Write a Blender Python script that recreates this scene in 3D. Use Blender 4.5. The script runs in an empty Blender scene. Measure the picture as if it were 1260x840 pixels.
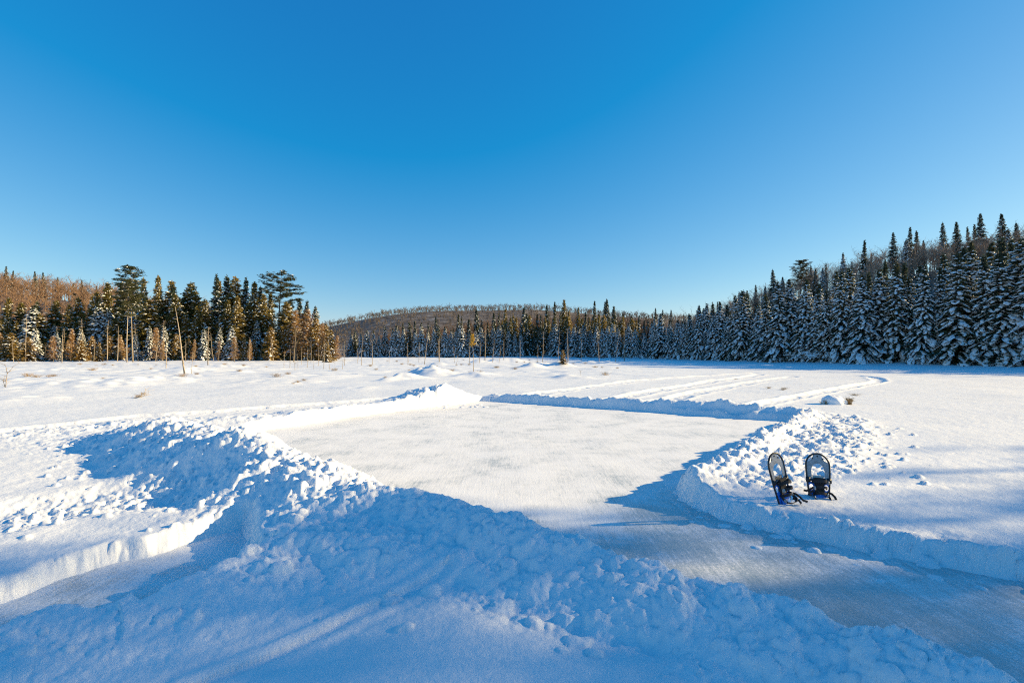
import bpy, bmesh, math, random
import numpy as np
from mathutils import Vector, Matrix, Euler

R = math.radians
S = bpy.context.scene
COL = S.collection

# ------------------------------------------------------------------ camera, sky, sun, exposure
CAM_H, F, CX, HY = 1.5, 600.0, 630.0, 433.0          # eye height over the ice, focal length / centre / horizon in photo pixels
cam_d = bpy.data.cameras.new('camera')
cam_d.sensor_width = 36.0
cam_d.lens = 36.0 * F / 1260.0
cam_d.shift_y = (HY - 420.0) / 1260.0
cam_d.clip_start, cam_d.clip_end = 0.05, 6000
cam = bpy.data.objects.new('camera', cam_d)
cam.location = (0, 0, CAM_H)
cam.rotation_euler = (R(90), 0, 0)
COL.objects.link(cam)
S.camera = cam

SUN_AZ, SUN_EL = R(82), R(18.5)                       # azimuth to the right of the viewing direction
world = bpy.data.worlds.new('World')
S.world = world
world.use_nodes = True
wn = world.node_tree
bg = wn.nodes['Background']
sky = wn.nodes.new('ShaderNodeTexSky')
sky.sky_type = 'NISHITA'
sky.sun_disc = False
sky.sun_elevation = SUN_EL
sky.sun_rotation = SUN_AZ
sky.altitude = 300
sky.air_density = 1.0
sky.dust_density = 0.25
sky.ozone_density = 6.0
# colour response of the polarised, contrasty photograph: one curve per channel over the whole sky
sep = wn.nodes.new('ShaderNodeSeparateColor'); comb = wn.nodes.new('ShaderNodeCombineColor')
wn.links.new(sky.outputs[0], sep.inputs[0])


def sky_math(op, a, b, c=0.0):
    n = wn.nodes.new('ShaderNodeMath'); n.operation = op
    wn.links.new(a, n.inputs[0]); n.inputs[1].default_value = b; n.inputs[2].default_value = c
    return n.outputs[0]


red = sky_math('MAXIMUM', sky_math('MULTIPLY_ADD', sep.outputs[0], 1.14, -0.63), 0.05)
grn = sky_math('MULTIPLY_ADD', sep.outputs[1], 0.72, 0.14)
blu = sky_math('MULTIPLY', sky_math('POWER', sep.outputs[2], 0.5), 1.52)
for i, q in enumerate((red, grn, blu)): wn.links.new(q, comb.inputs[i])
wn.links.new(comb.outputs[0], bg.inputs['Color'])
bg.inputs['Strength'].default_value = 0.12

sun_d = bpy.data.lights.new('sun', 'SUN')
sun_d.energy = 5.0
sun_d.angle = R(0.53)
sun_d.color = (1.0, 0.77, 0.40)
sun = bpy.data.objects.new('sun', sun_d)
to_sun = Vector((math.sin(SUN_AZ) * math.cos(SUN_EL), math.cos(SUN_AZ) * math.cos(SUN_EL), math.sin(SUN_EL)))
sun.rotation_euler = to_sun.to_track_quat('Z', 'Y').to_euler()
sun.location = to_sun * 60
COL.objects.link(sun)

S.view_settings.view_transform = 'Standard'
S.view_settings.look = 'None'
S.view_settings.gamma = 1.0
S.view_settings.exposure = 1.0
S.view_settings.use_curve_mapping = False
S.cycles.use_denoising = False
S.cycles.filter_width = 1.1
S.cycles.max_bounces = 6
S.cycles.diffuse_bounces = 3

# ------------------------------------------------------------------ helpers
rng = np.random.default_rng(11)
rnd = random.Random(7)


def P(x, y, h=0.0):
    """photo pixel on the level h -> world x, y"""
    Y = (CAM_H - h) * F / (y - HY)
    return ((x - CX) / F * Y, Y)


def px_at(x, Y):
    return (x - CX) / F * Y


def sstep(a, b, v):
    t = np.clip((v - a) / (b - a), 0, 1)
    return t * t * (3 - 2 * t)


LAT = np.random.default_rng(3).random((256, 256))


def vnoise(x, y, scale, seed=0):
    x = x * scale + seed * 17.31
    y = y * scale + seed * 9.77
    xi = np.floor(x).astype(np.int64); yi = np.floor(y).astype(np.int64)
    fx = x - xi; fy = y - yi
    fx = fx * fx * fx * (fx * (fx * 6 - 15) + 10); fy = fy * fy * fy * (fy * (fy * 6 - 15) + 10)
    a = LAT[xi & 255, yi & 255]; b = LAT[(xi + 1) & 255, yi & 255]
    c = LAT[xi & 255, (yi + 1) & 255]; d = LAT[(xi + 1) & 255, (yi + 1) & 255]
    return ((a + (b - a) * fx) * (1 - fy) + (c + (d - c) * fx) * fy) * 2 - 1


def fbm(x, y, scale, octv=4, seed=0, gain=0.5):
    s = np.zeros_like(x); a = 1.0; ca, sa = math.cos(0.6), math.sin(0.6)
    for o in range(octv):
        s += a * vnoise(x, y, scale, seed + o * 3)
        x, y = x * ca - y * sa, x * sa + y * ca
        scale *= 2.03; a *= gain
    return s


def billow(x, y, scale, octv=3, seed=0, gain=0.5):
    s = np.zeros_like(x); a = 1.0; ca, sa = math.cos(0.9), math.sin(0.9)
    for o in range(octv):
        s += a * (np.abs(vnoise(x, y, scale, seed + o * 5)) * 2 - 0.6)
        x, y = x * ca - y * sa, x * sa + y * ca
        scale *= 2.1; a *= gain
    return s


def polydist(X, Y, pts, attr=None):
    """distance to a polyline, side (+ left of its direction) and attributes blended along it"""
    best = np.full(X.shape, 1e9); side = np.ones(X.shape)
    out = [np.zeros(X.shape) for _ in (attr[0] if attr else [])]
    along = np.zeros(X.shape); acc = 0.0
    for i in range(len(pts) - 1):
        ax, ay = pts[i][:2]; bx, by = pts[i + 1][:2]
        dx, dy = bx - ax, by - ay; L2 = dx * dx + dy * dy + 1e-12; L = math.sqrt(L2)
        t = np.clip(((X - ax) * dx + (Y - ay) * dy) / L2, 0, 1)
        d = np.hypot(X - ax - t * dx, Y - ay - t * dy)
        m = d < best
        best[m] = d[m]
        side[m] = np.sign((dx * (Y - ay) - dy * (X - ax))[m])
        along[m] = (acc + t * L)[m]
        for k in range(len(out)):
            out[k][m] = (attr[i][k] + t * (attr[i + 1][k] - attr[i][k]))[m]
        acc += L
    return best, side, along, out


def inside(X, Y, poly):
    c = np.zeros(X.shape, bool)
    n = len(poly)
    for i in range(n):
        x1, y1 = poly[i]; x2, y2 = poly[(i + 1) % n]
        if y1 == y2:
            continue
        c ^= ((y1 > Y) != (y2 > Y)) & (X < (x2 - x1) * (Y - y1) / (y2 - y1) + x1)
    return c


def smax(a, b, k=0.05):
    h = np.clip(0.5 + 0.5 * (a - b) / k, 0, 1)
    return b + (a - b) * h + k * h * (1 - h)


def mesh_np(name, v, f, mat=None, smooth=False, loops=None):
    """v (n,3), f (m,3|4) arrays -> mesh"""
    me = bpy.data.meshes.new(name)
    v = np.ascontiguousarray(v, np.float32); f = np.ascontiguousarray(f, np.int32)
    k = f.shape[1]
    me.vertices.add(len(v)); me.vertices.foreach_set('co', v.ravel())
    me.loops.add(f.size); me.loops.foreach_set('vertex_index', f.ravel())
    me.polygons.add(len(f))
    me.polygons.foreach_set('loop_start', np.arange(0, f.size, k, dtype=np.int32))
    me.polygons.foreach_set('loop_total', np.full(len(f), k, np.int32))
    me.polygons.foreach_set('use_smooth', np.full(len(f), smooth, bool))
    me.update(calc_edges=True)
    if mat:
        me.materials.append(mat)
    return me


def link(name, me, parent=None):
    o = bpy.data.objects.new(name, me)
    COL.objects.link(o)
    if parent:
        o.parent = parent
    return o


def tag(o, label=None, cat=None, group=None, kind=None):
    if label: o['label'] = label
    if cat: o['category'] = cat
    if group: o['group'] = group
    if kind: o['kind'] = kind
    return o


def empty(name, loc, rz=0.0, sc=1.0):
    o = bpy.data.objects.new(name, None)
    COL.objects.link(o)
    o.location = loc; o.rotation_euler = (0, 0, rz); o.scale = (sc, sc, sc) if np.isscalar(sc) else sc
    o.empty_display_size = 0.2
    return o


ONES = ['first', 'second', 'third', 'fourth', 'fifth', 'sixth', 'seventh', 'eighth', 'ninth', 'tenth', 'eleventh', 'twelfth']


def nth(i):
    if i < 12:
        return ONES[i]
    n = i + 1
    suf = 'th' if n % 100 in (11, 12, 13) else {1: 'st', 2: 'nd', 3: 'rd'}.get(n % 10, 'th')
    return '%d%s' % (n, suf)


# ------------------------------------------------------------------ materials
def new_mat(name, rough=0.8, col=(0.5, 0.5, 0.5), spec=0.3):
    m = bpy.data.materials.new(name)
    m.use_nodes = True
    b = m.node_tree.nodes['Principled BSDF']
    b.inputs['Base Color'].default_value = (*col, 1)
    b.inputs['Roughness'].default_value = rough
    b.inputs['Specular IOR Level'].default_value = spec
    return m, m.node_tree.nodes, m.node_tree.links, b


def noise_node(N, L, scale, detail=3, vec=None, rough=0.55):
    n = N.new('ShaderNodeTexNoise')
    n.inputs['Scale'].default_value = scale; n.inputs['Detail'].default_value = detail
    n.inputs['Roughness'].default_value = rough
    if vec: L.new(vec, n.inputs['Vector'])
    return n


def ramp(N, L, fac, stops):
    r = N.new('ShaderNodeValToRGB')
    r.color_ramp.elements[0].position = stops[0][0]; r.color_ramp.elements[0].color = (*stops[0][1], 1)
    r.color_ramp.elements[1].position = stops[-1][0]; r.color_ramp.elements[1].color = (*stops[-1][1], 1)
    for p, c in stops[1:-1]:
        e = r.color_ramp.elements.new(p); e.color = (*c, 1)
    L.new(fac, r.inputs['Fac'])
    return r


def snow_mat(name, col_a, col_b, b1=0.5, b2=0.35):
    m, N, L, b = new_mat(name, 0.55, col_b, 0.25)
    tc = N.new('ShaderNodeTexCoord')
    n0 = noise_node(N, L, 0.9, 5, tc.outputs['Object'])
    r = ramp(N, L, n0.outputs['Fac'], [(0.3, col_a), (0.7, col_b)])
    L.new(r.outputs[0], b.inputs['Base Color'])
    n1 = noise_node(N, L, 28, 4, tc.outputs['Object'], 0.6)
    n2 = noise_node(N, L, 170, 3, tc.outputs['Object'], 0.7)
    bu1 = N.new('ShaderNodeBump'); bu1.inputs['Strength'].default_value = b1; bu1.inputs['Distance'].default_value = 0.012
    bu2 = N.new('ShaderNodeBump'); bu2.inputs['Strength'].default_value = b2; bu2.inputs['Distance'].default_value = 0.004
    L.new(n1.outputs['Fac'], bu1.inputs['Height']); L.new(n2.outputs['Fac'], bu2.inputs['Height'])
    L.new(bu1.outputs[0], bu2.inputs['Normal']); L.new(bu2.outputs[0], b.inputs['Normal'])
    return m


M = {}
M['snow'] = snow_mat('field_snow', (0.80, 0.81, 0.82), (0.86, 0.865, 0.87))
M['bank_snow'] = snow_mat('plowed_snow', (0.83, 0.84, 0.85), (0.88, 0.885, 0.89), 0.6, 0.45)


def ice_mat():
    m, N, L, b = new_mat('rink_ice', 0.42, (0.6, 0.62, 0.63), 0.5)
    tc = N.new('ShaderNodeTexCoord')
    n0 = noise_node(N, L, 1.3, 8, tc.outputs['Object'], 0.7)
    n2 = noise_node(N, L, 55, 5, tc.outputs['Object'], 0.75)
    mx = N.new('ShaderNodeMix'); mx.data_type = 'FLOAT'; mx.inputs[0].default_value = 0.4
    L.new(n0.outputs['Fac'], mx.inputs[2]); L.new(n2.outputs['Fac'], mx.inputs[3])
    last = mx.outputs[0]
    for ang, sc, amt in ((38, 7.0, .14), (-47, 10.0, .13), (12, 14.0, .10)):     # scrapes and skate marks in several directions
        mp = N.new('ShaderNodeMapping'); mp.inputs['Rotation'].default_value = (0, 0, R(ang)); mp.inputs['Scale'].default_value = (sc, sc * .08, 1)
        L.new(tc.outputs['Object'], mp.inputs['Vector'])
        n1 = noise_node(N, L, 3.0, 4, mp.outputs[0], 0.7)
        q = N.new('ShaderNodeMix'); q.data_type = 'FLOAT'; q.inputs[0].default_value = amt
        L.new(last, q.inputs[2]); L.new(n1.outputs['Fac'], q.inputs[3]); last = q.outputs[0]
    at = N.new('ShaderNodeAttribute'); at.attribute_name = 'bare'
    ma = N.new('ShaderNodeMath'); ma.operation = 'MULTIPLY_ADD'; ma.inputs[1].default_value = -0.085
    L.new(at.outputs['Fac'], ma.inputs[0]); L.new(last, ma.inputs[2])
    r = ramp(N, L, ma.outputs[0], [(0.34, (0.34, 0.38, 0.385)), (0.42, (0.52, 0.55, 0.55)), (0.465, (0.76, 0.765, 0.76)), (0.52, (0.85, 0.85, 0.845)), (0.62, (0.90, 0.90, 0.90))])
    L.new(r.outputs[0], b.inputs['Base Color'])
    rr = ramp(N, L, ma.outputs[0], [(0.36, (0.25,) * 3), (0.5, (0.7,) * 3)])
    L.new(rr.outputs[0], b.inputs['Roughness'])
    bu = N.new('ShaderNodeBump'); bu.inputs['Strength'].default_value = 0.6; bu.inputs['Distance'].default_value = 0.012
    L.new(last, bu.inputs['Height']); L.new(bu.outputs[0], b.inputs['Normal'])
    return m


M['ice'] = ice_mat()


def floor_mat():
    m, N, L, b = new_mat('snowy_wood_floor', 0.85, (0.3, 0.27, 0.25), 0.1)
    tc = N.new('ShaderNodeTexCoord')
    n0 = noise_node(N, L, 0.09, 8, tc.outputs['Object'], 0.75)
    r = ramp(N, L, n0.outputs['Fac'], [(0.38, (0.095, 0.078, 0.068)), (0.52, (0.16, 0.135, 0.118)), (0.68, (0.40, 0.38, 0.37))])
    L.new(r.outputs[0], b.inputs['Base Color'])
    return m


M['wood_floor'] = floor_mat()


def plant_mat(name, cols, rough=0.75, scale=1.3, trans=0.0):
    """colour varies from plant to plant and from clump to clump"""
    m, N, L, b = new_mat(name, rough, cols[0], 0.15)
    oi = N.new('ShaderNodeObjectInfo'); tc = N.new('ShaderNodeTexCoord')
    n = noise_node(N, L, scale, 3, tc.outputs['Object'])
    ad = N.new('ShaderNodeMath'); ad.operation = 'MULTIPLY_ADD'; ad.inputs[1].default_value = 0.55
    L.new(oi.outputs['Random'], ad.inputs[0]); 
    mu = N.new('ShaderNodeMath'); mu.operation = 'MULTIPLY'; mu.inputs[1].default_value = 0.5
    L.new(n.outputs['Fac'], mu.inputs[0]); L.new(mu.outputs[0], ad.inputs[2])
    k = len(cols)
    r = ramp(N, L, ad.outputs[0], [(0.12 + 0.76 * i / (k - 1), c) for i, c in enumerate(cols)])
    L.new(r.outputs[0], b.inputs['Base Color'])
    if trans:
        tr_ = N.new('ShaderNodeBsdfTranslucent'); mx = N.new('ShaderNodeMixShader'); mx.inputs[0].default_value = trans
        L.new(r.outputs[0], tr_.inputs['Color']); L.new(b.outputs[0], mx.inputs[1]); L.new(tr_.outputs[0], mx.inputs[2])
        L.new(mx.outputs[0], N['Material Output'].inputs['Surface'])
    return m


M['spruce'] = plant_mat('dark_spruce_needles', [(0.042, 0.070, 0.056), (0.062, 0.086, 0.058), (0.10, 0.105, 0.055)], trans=.2)
M['fir'] = plant_mat('olive_fir_needles', [(0.11, 0.105, 0.03), (0.22, 0.175, 0.048), (0.35, 0.25, 0.075)], trans=.35)
M['cedar'] = plant_mat('golden_cedar_sprays', [(0.20, 0.145, 0.04), (0.32, 0.21, 0.06), (0.40, 0.25, 0.08)], trans=.3)
M['tamarack'] = plant_mat('tamarack_twigs', [(0.28, 0.16, 0.065), (0.36, 0.20, 0.08), (0.40, 0.25, 0.11)])
M['yellow'] = plant_mat('yellow_tamarack_needles', [(0.42, 0.26, 0.035), (0.50, 0.32, 0.05), (0.36, 0.24, 0.05)])
M['pine'] = plant_mat('pine_needles', [(0.045, 0.060, 0.028), (0.075, 0.080, 0.032), (0.10, 0.092, 0.038)], trans=.2)
M['bark'] = plant_mat('conifer_bark', [(0.07, 0.052, 0.04), (0.11, 0.085, 0.065), (0.15, 0.115, 0.085)], 0.9, 4)
M['dead'] = plant_mat('weathered_dead_wood', [(0.24, 0.19, 0.13), (0.34, 0.27, 0.19), (0.40, 0.33, 0.25)], 0.9, 3)
M['twig'] = plant_mat('hardwood_twigs', [(0.13, 0.080, 0.055), (0.20, 0.125, 0.08), (0.27, 0.165, 0.10)], 0.85, 0.07)
M['sunlit_twig'] = plant_mat('sunlit_hardwood_twigs', [(0.20, 0.145, 0.11), (0.30, 0.22, 0.165), (0.40, 0.32, 0.26)], 0.85, 0.09)  # paler copy of the hardwood twigs, right hill's sunlight painted into the colour
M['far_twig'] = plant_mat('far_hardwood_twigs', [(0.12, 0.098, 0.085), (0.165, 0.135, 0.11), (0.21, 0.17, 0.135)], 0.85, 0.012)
M['sedge'] = plant_mat('dry_sedge', [(0.20, 0.13, 0.06), (0.30, 0.20, 0.09), (0.36, 0.25, 0.12)], 0.85, 5)
M['tree_snow'] = snow_mat('branch_snow', (0.82, 0.83, 0.85), (0.88, 0.885, 0.89), 0.25, 0.1)


def gear_mat(name, col, rough, metal=0.0, spec=0.5, bump=0.0, var=0.0):
    m, N, L, b = new_mat(name, rough, col, spec)
    b.inputs['Metallic'].default_value = metal
    tc = N.new('ShaderNodeTexCoord')
    n = noise_node(N, L, 35, 4, tc.outputs['Object'])
    c2 = tuple(min(1, c * (1 + var) + 0.02 * var) for c in col)
    r = ramp(N, L, n.outputs['Fac'], [(0.35, tuple(c * (1 - var * 0.5) for c in col)), (0.7, c2)])
    L.new(r.outputs[0], b.inputs['Base Color'])
    if bump:
        bu = N.new('ShaderNodeBump'); bu.inputs['Strength'].default_value = bump; bu.inputs['Distance'].default_value = 0.002
        L.new(n.outputs['Fac'], bu.inputs['Height']); L.new(bu.outputs[0], b.inputs['Normal'])
    return m


M['frame'] = gear_mat('black_coated_tube', (0.012, 0.013, 0.016), 0.35, var=0.4)
M['deck_grey'] = gear_mat('grey_deck_sheet', (0.30, 0.32, 0.34), 0.5, bump=0.2, var=0.3)
M['deck_blue'] = gear_mat('blue_deck_sheet', (0.03, 0.22, 0.78), 0.45, bump=0.2, var=0.3)
M['strap'] = gear_mat('black_webbing', (0.014, 0.014, 0.017), 0.75, bump=0.4, var=0.4)
M['steel'] = gear_mat('crampon_steel', (0.35, 0.36, 0.37), 0.35, metal=0.9, var=0.2)
M['buckle'] = gear_mat('grey_plastic_buckle', (0.32, 0.33, 0.34), 0.4, var=0.3)

# ------------------------------------------------------------------ terrain: plan of the rink from the photograph
SN = 0.14                                              # lying snow over the ice
near_crest_px = [(447, 595, .36), (493, 602, .36), (553, 610, .38), (583, 622, .38), (600, 630, .35), (640, 642, .34), (700, 657, .33), (733, 668, .33),
                 (780, 688, .31), (800, 694, .31), (877, 714, .31), (971, 741, .30), (1040, 767, .29), (1126, 786, .30), (1186, 810, .29),
                 (1259, 838, .28), (1400, 895, .26), (1620, 985, .24)]
near_crest = [(*P(x, y, h), h * .93) for x, y, h in near_crest_px]
mound_px = [(135, 533, .22), (168, 524, .36), (200, 519, .48), (253, 526, .56), (300, 533, .55), (350, 553, .48), (400, 577, .41), (447, 595, .36)]
mound = [(*P(x, y, h), h) for x, y, h in mound_px]
ice_poly = [P(592, 493), P(700, 499), P(800, 506.5), P(912, 515), P(986, 519), P(950, 539), P(900, 564), P(852, 586), P(839, 600), P(842, 613), P(886, 639),
            P(971, 658), P(1066, 681), P(1143, 694), P(1260, 714), P(1500, 757), P(1750, 800)]
edge = []
for i, (x, y, h) in enumerate(near_crest):
    a = near_crest[max(0, i - 1)]; b = near_crest[min(len(near_crest) - 1, i + 1)]
    dx, dy = b[0] - a[0], b[1] - a[1]; L_ = math.hypot(dx, dy)
    edge.append((x - dy / L_ * 0.30, y + dx / L_ * 0.30))
ice_poly += edge[::-1]
medge = []
for i, (x, y, h) in enumerate(mound[2:-1]):
    medge.append((x + 0.52, y + 0.42))
ice_poly += medge[::-1]
ice_poly += [P(300, 541), P(312, 531), P(420, 515), P(520, 502)]

tr_up = [P(-420, 860), P(-200, 800), P(0, 741), P(67, 718), P(143, 694), P(187, 687), P(233, 668), P(285, 653)]
tr_low_px = [(-420, 915, .2), (-200, 840, .22), (0, 767, .22), (67, 746, .22), (110, 744, .22), (143, 722, .25), (177, 729, .22), (213, 713, .24), (240, 702, .25), (277, 684, .26),
             (318, 671, .26), (367, 648, .28), (393, 640, .28)]
tr_low = [(*P(x, y, h), h * .9) for x, y, h in tr_low_px]
trench_poly = tr_up + [(x - 0.05, y + 0.15) for x, y, h in tr_low[:-2]][::-1]

far_crest_px = [(594, 486, .17), (620, 486, .19), (660, 487, .22), (700, 488.5, .24), (750, 490, .27), (800, 493, .29), (850, 495, .31), (912, 497, .34), (940, 503, .28), (986, 510, .24), (1000, 511, .2)]
far_crest = []
for x, y, h in far_crest_px:
    ex, ey = P(x, 493 + (x - 592) * 26 / 394.0)
    far_crest.append((ex + 0.25, ey + 0.30, h))
right_crest_px = [(992, 511, .22), (962, 532, .24), (925, 552, .24), (880, 572, .24), (856, 588, .25), (851, 600, .24), (872, 618, .22), (950, 632, .23), (1060, 652, .23), (1143, 668, .24), (1260, 690, .23), (1500, 735, .22), (1750, 778, .2)]
right_crest = [(*P(x, y, h * 0.8), h) for x, y, h in right_crest_px]
heap = [(*P(503, 489, .30), .26), (*P(528, 478, .45), .48), (*P(556, 476, .50), .50), (*P(580, 484, .38), .36), (*P(597, 489, .25), .22)]
left_crest_px = [(-300, 560, .16), (0, 536, .17), (150, 520, .19), (310, 511, .24), (400, 503, .25), (480, 494, .25), (575, 488, .22)]
left_crest = [(*P(x, y, h), h) for x, y, h in left_crest_px]
left_outer = [P(-300, 536, SN), P(0, 522, SN), P(150, 509, SN), P(310, 496, SN), P(480, 487, SN), P(530, 485, SN)]

# shore lines and hills, by direction (photo column) and metres
SH_X = np.array([-1900, -600, -200, 0, 100, 200, 300, 380, 417, 421, 560, 700, 740, 800, 870, 950, 1050, 1150, 1260, 1500, 1900, 2500])
SH_Y = np.array([40, 62, 71, 74, 75, 76, 78, 80, 81, 122, 122, 118, 109, 92, 79, 64, 55, 49, 44, 35, 26, 19])
CR_X = np.array([-1900, -600, -200, 0, 100, 200, 300, 380, 430, 480, 560, 640, 700, 780, 830, 880, 940, 1000, 1050, 1150, 1260, 1500, 1900, 2500])
CR_Y = np.array([120, 170, 200, 200, 190, 180, 170, 165, 205, 205, 208, 208, 196, 168, 152, 134, 116, 108, 100, 92, 86, 76, 62, 50])
CR_H = np.array([14, 24, 29, 25, 19.5, 12, 4.5, 0.6, 0.3, 2.5, 6.5, 9.5, 9.0, 5.5, 5.5, 8.0, 11.0, 13.8, 14.8, 16.2, 16.5, 16.5, 15, 12.0])
FH_X = np.array([-1900, 250, 330, 400, 450, 500, 560, 650, 750, 830, 900, 1000, 1200, 2500])
FH_H = np.array([2, 6, 16, 33, 47, 54, 56, 54, 47, 43, 34, 20, 5, 2])

GC = np.arange(-2100.0, 2700.0, 8.0)
KER = np.exp(-(np.arange(-12, 13) / 5.0) ** 2); KER /= KER.sum()


def smooth_curve(x, y):
    v = np.interp(GC, x, y)
    return np.convolve(np.pad(v, 12, 'edge'), KER, 'valid')


CR_YS, CR_HS, FH_S = smooth_curve(CR_X, CR_Y), smooth_curve(CR_X, CR_H), smooth_curve(FH_X, FH_H)


def hills(X, Y):
    c = CX + F * X / np.maximum(Y, 1e-3)
    ys = np.interp(c, SH_X, SH_Y); yc = np.interp(c, GC, CR_YS)
    h = np.interp(c, GC, CR_HS) * sstep(0, 1, (Y - ys - 4) / (yc - ys - 4)) ** 0.85
    h = h * (1 - 0.9 * sstep(0, 1, (Y - yc * 1.1) / (yc * 0.8)))
    f = np.interp(c, GC, FH_S) * sstep(300, 640, Y)
    f *= 1 + 0.05 * vnoise(X, Y, 1 / 110.0, 31)
    lip = 0.35 * sstep(-1.5, 1.5, Y - ys) * (Y < 400) * sstep(15, 45, np.abs(c - 419))     # snow-covered shore bank
    return np.maximum(h, f) + lip


HUMMOCKS = []
for x, y, hh, r in [(500, 466, .34, 1.2), (524, 460, .42, 1.5), (535, 461, .30, 1.6), (586, 462, .22, 1.6), (477, 468, .14, .7), (690, 452, .5, 1.6), (668, 452, .42, 1.6), (655, 453, .35, 1.3),
                    (694, 466, .13, .9), (716, 466, .10, .9), (540, 449, .35, 1.5), (614, 445, .6, 2.2), (636, 445, .45, 2.0), (590, 446, .4, 2.0), (300, 459, .12, .9), (440, 478, .07, 1.4),
                    (40, 470, .14, 3), (120, 474, .16, 3.5), (190, 470, .13, 3), (230, 458, .25, 3), (280, 452, .3, 3), (90, 456, .22, 3), (20, 492, .10, 2.2), (330, 470, .10, 2.5),
                    (745, 448, .35, 2), (725, 446.5, .35, 2), (880, 468, .05, .6)]:
    px_, py_ = P(x, y, SN); HUMMOCKS.append((px_, py_, hh, r))

TRACKS = [  # packed snowmobile tracks: photo points, half width, depth
    ([(640, 487), (700, 479), (780, 469), (860, 463), (930, 459)], 0.30, .05),
    ([(742, 494), (800, 482), (870, 470), (935, 461)], 0.30, .055),
    ([(800, 497), (860, 482), (920, 471), (975, 463)], 0.30, .05),
    ([(905, 506), (945, 495), (1000, 484), (1050, 475), (1083, 468.5), (1075, 464.5), (1050, 462)], 0.26, .07),
    ([(-300, 690), (0, 633), (120, 612), (230, 604)], 0.52, .05),
    ([(-300, 555), (0, 531), (150, 515), (310, 502), (480, 490)], 0.30, .05)]
TRACKS = [([P(x, y, SN) for x, y in p], w, d) for p, w, d in TRACKS]


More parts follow.
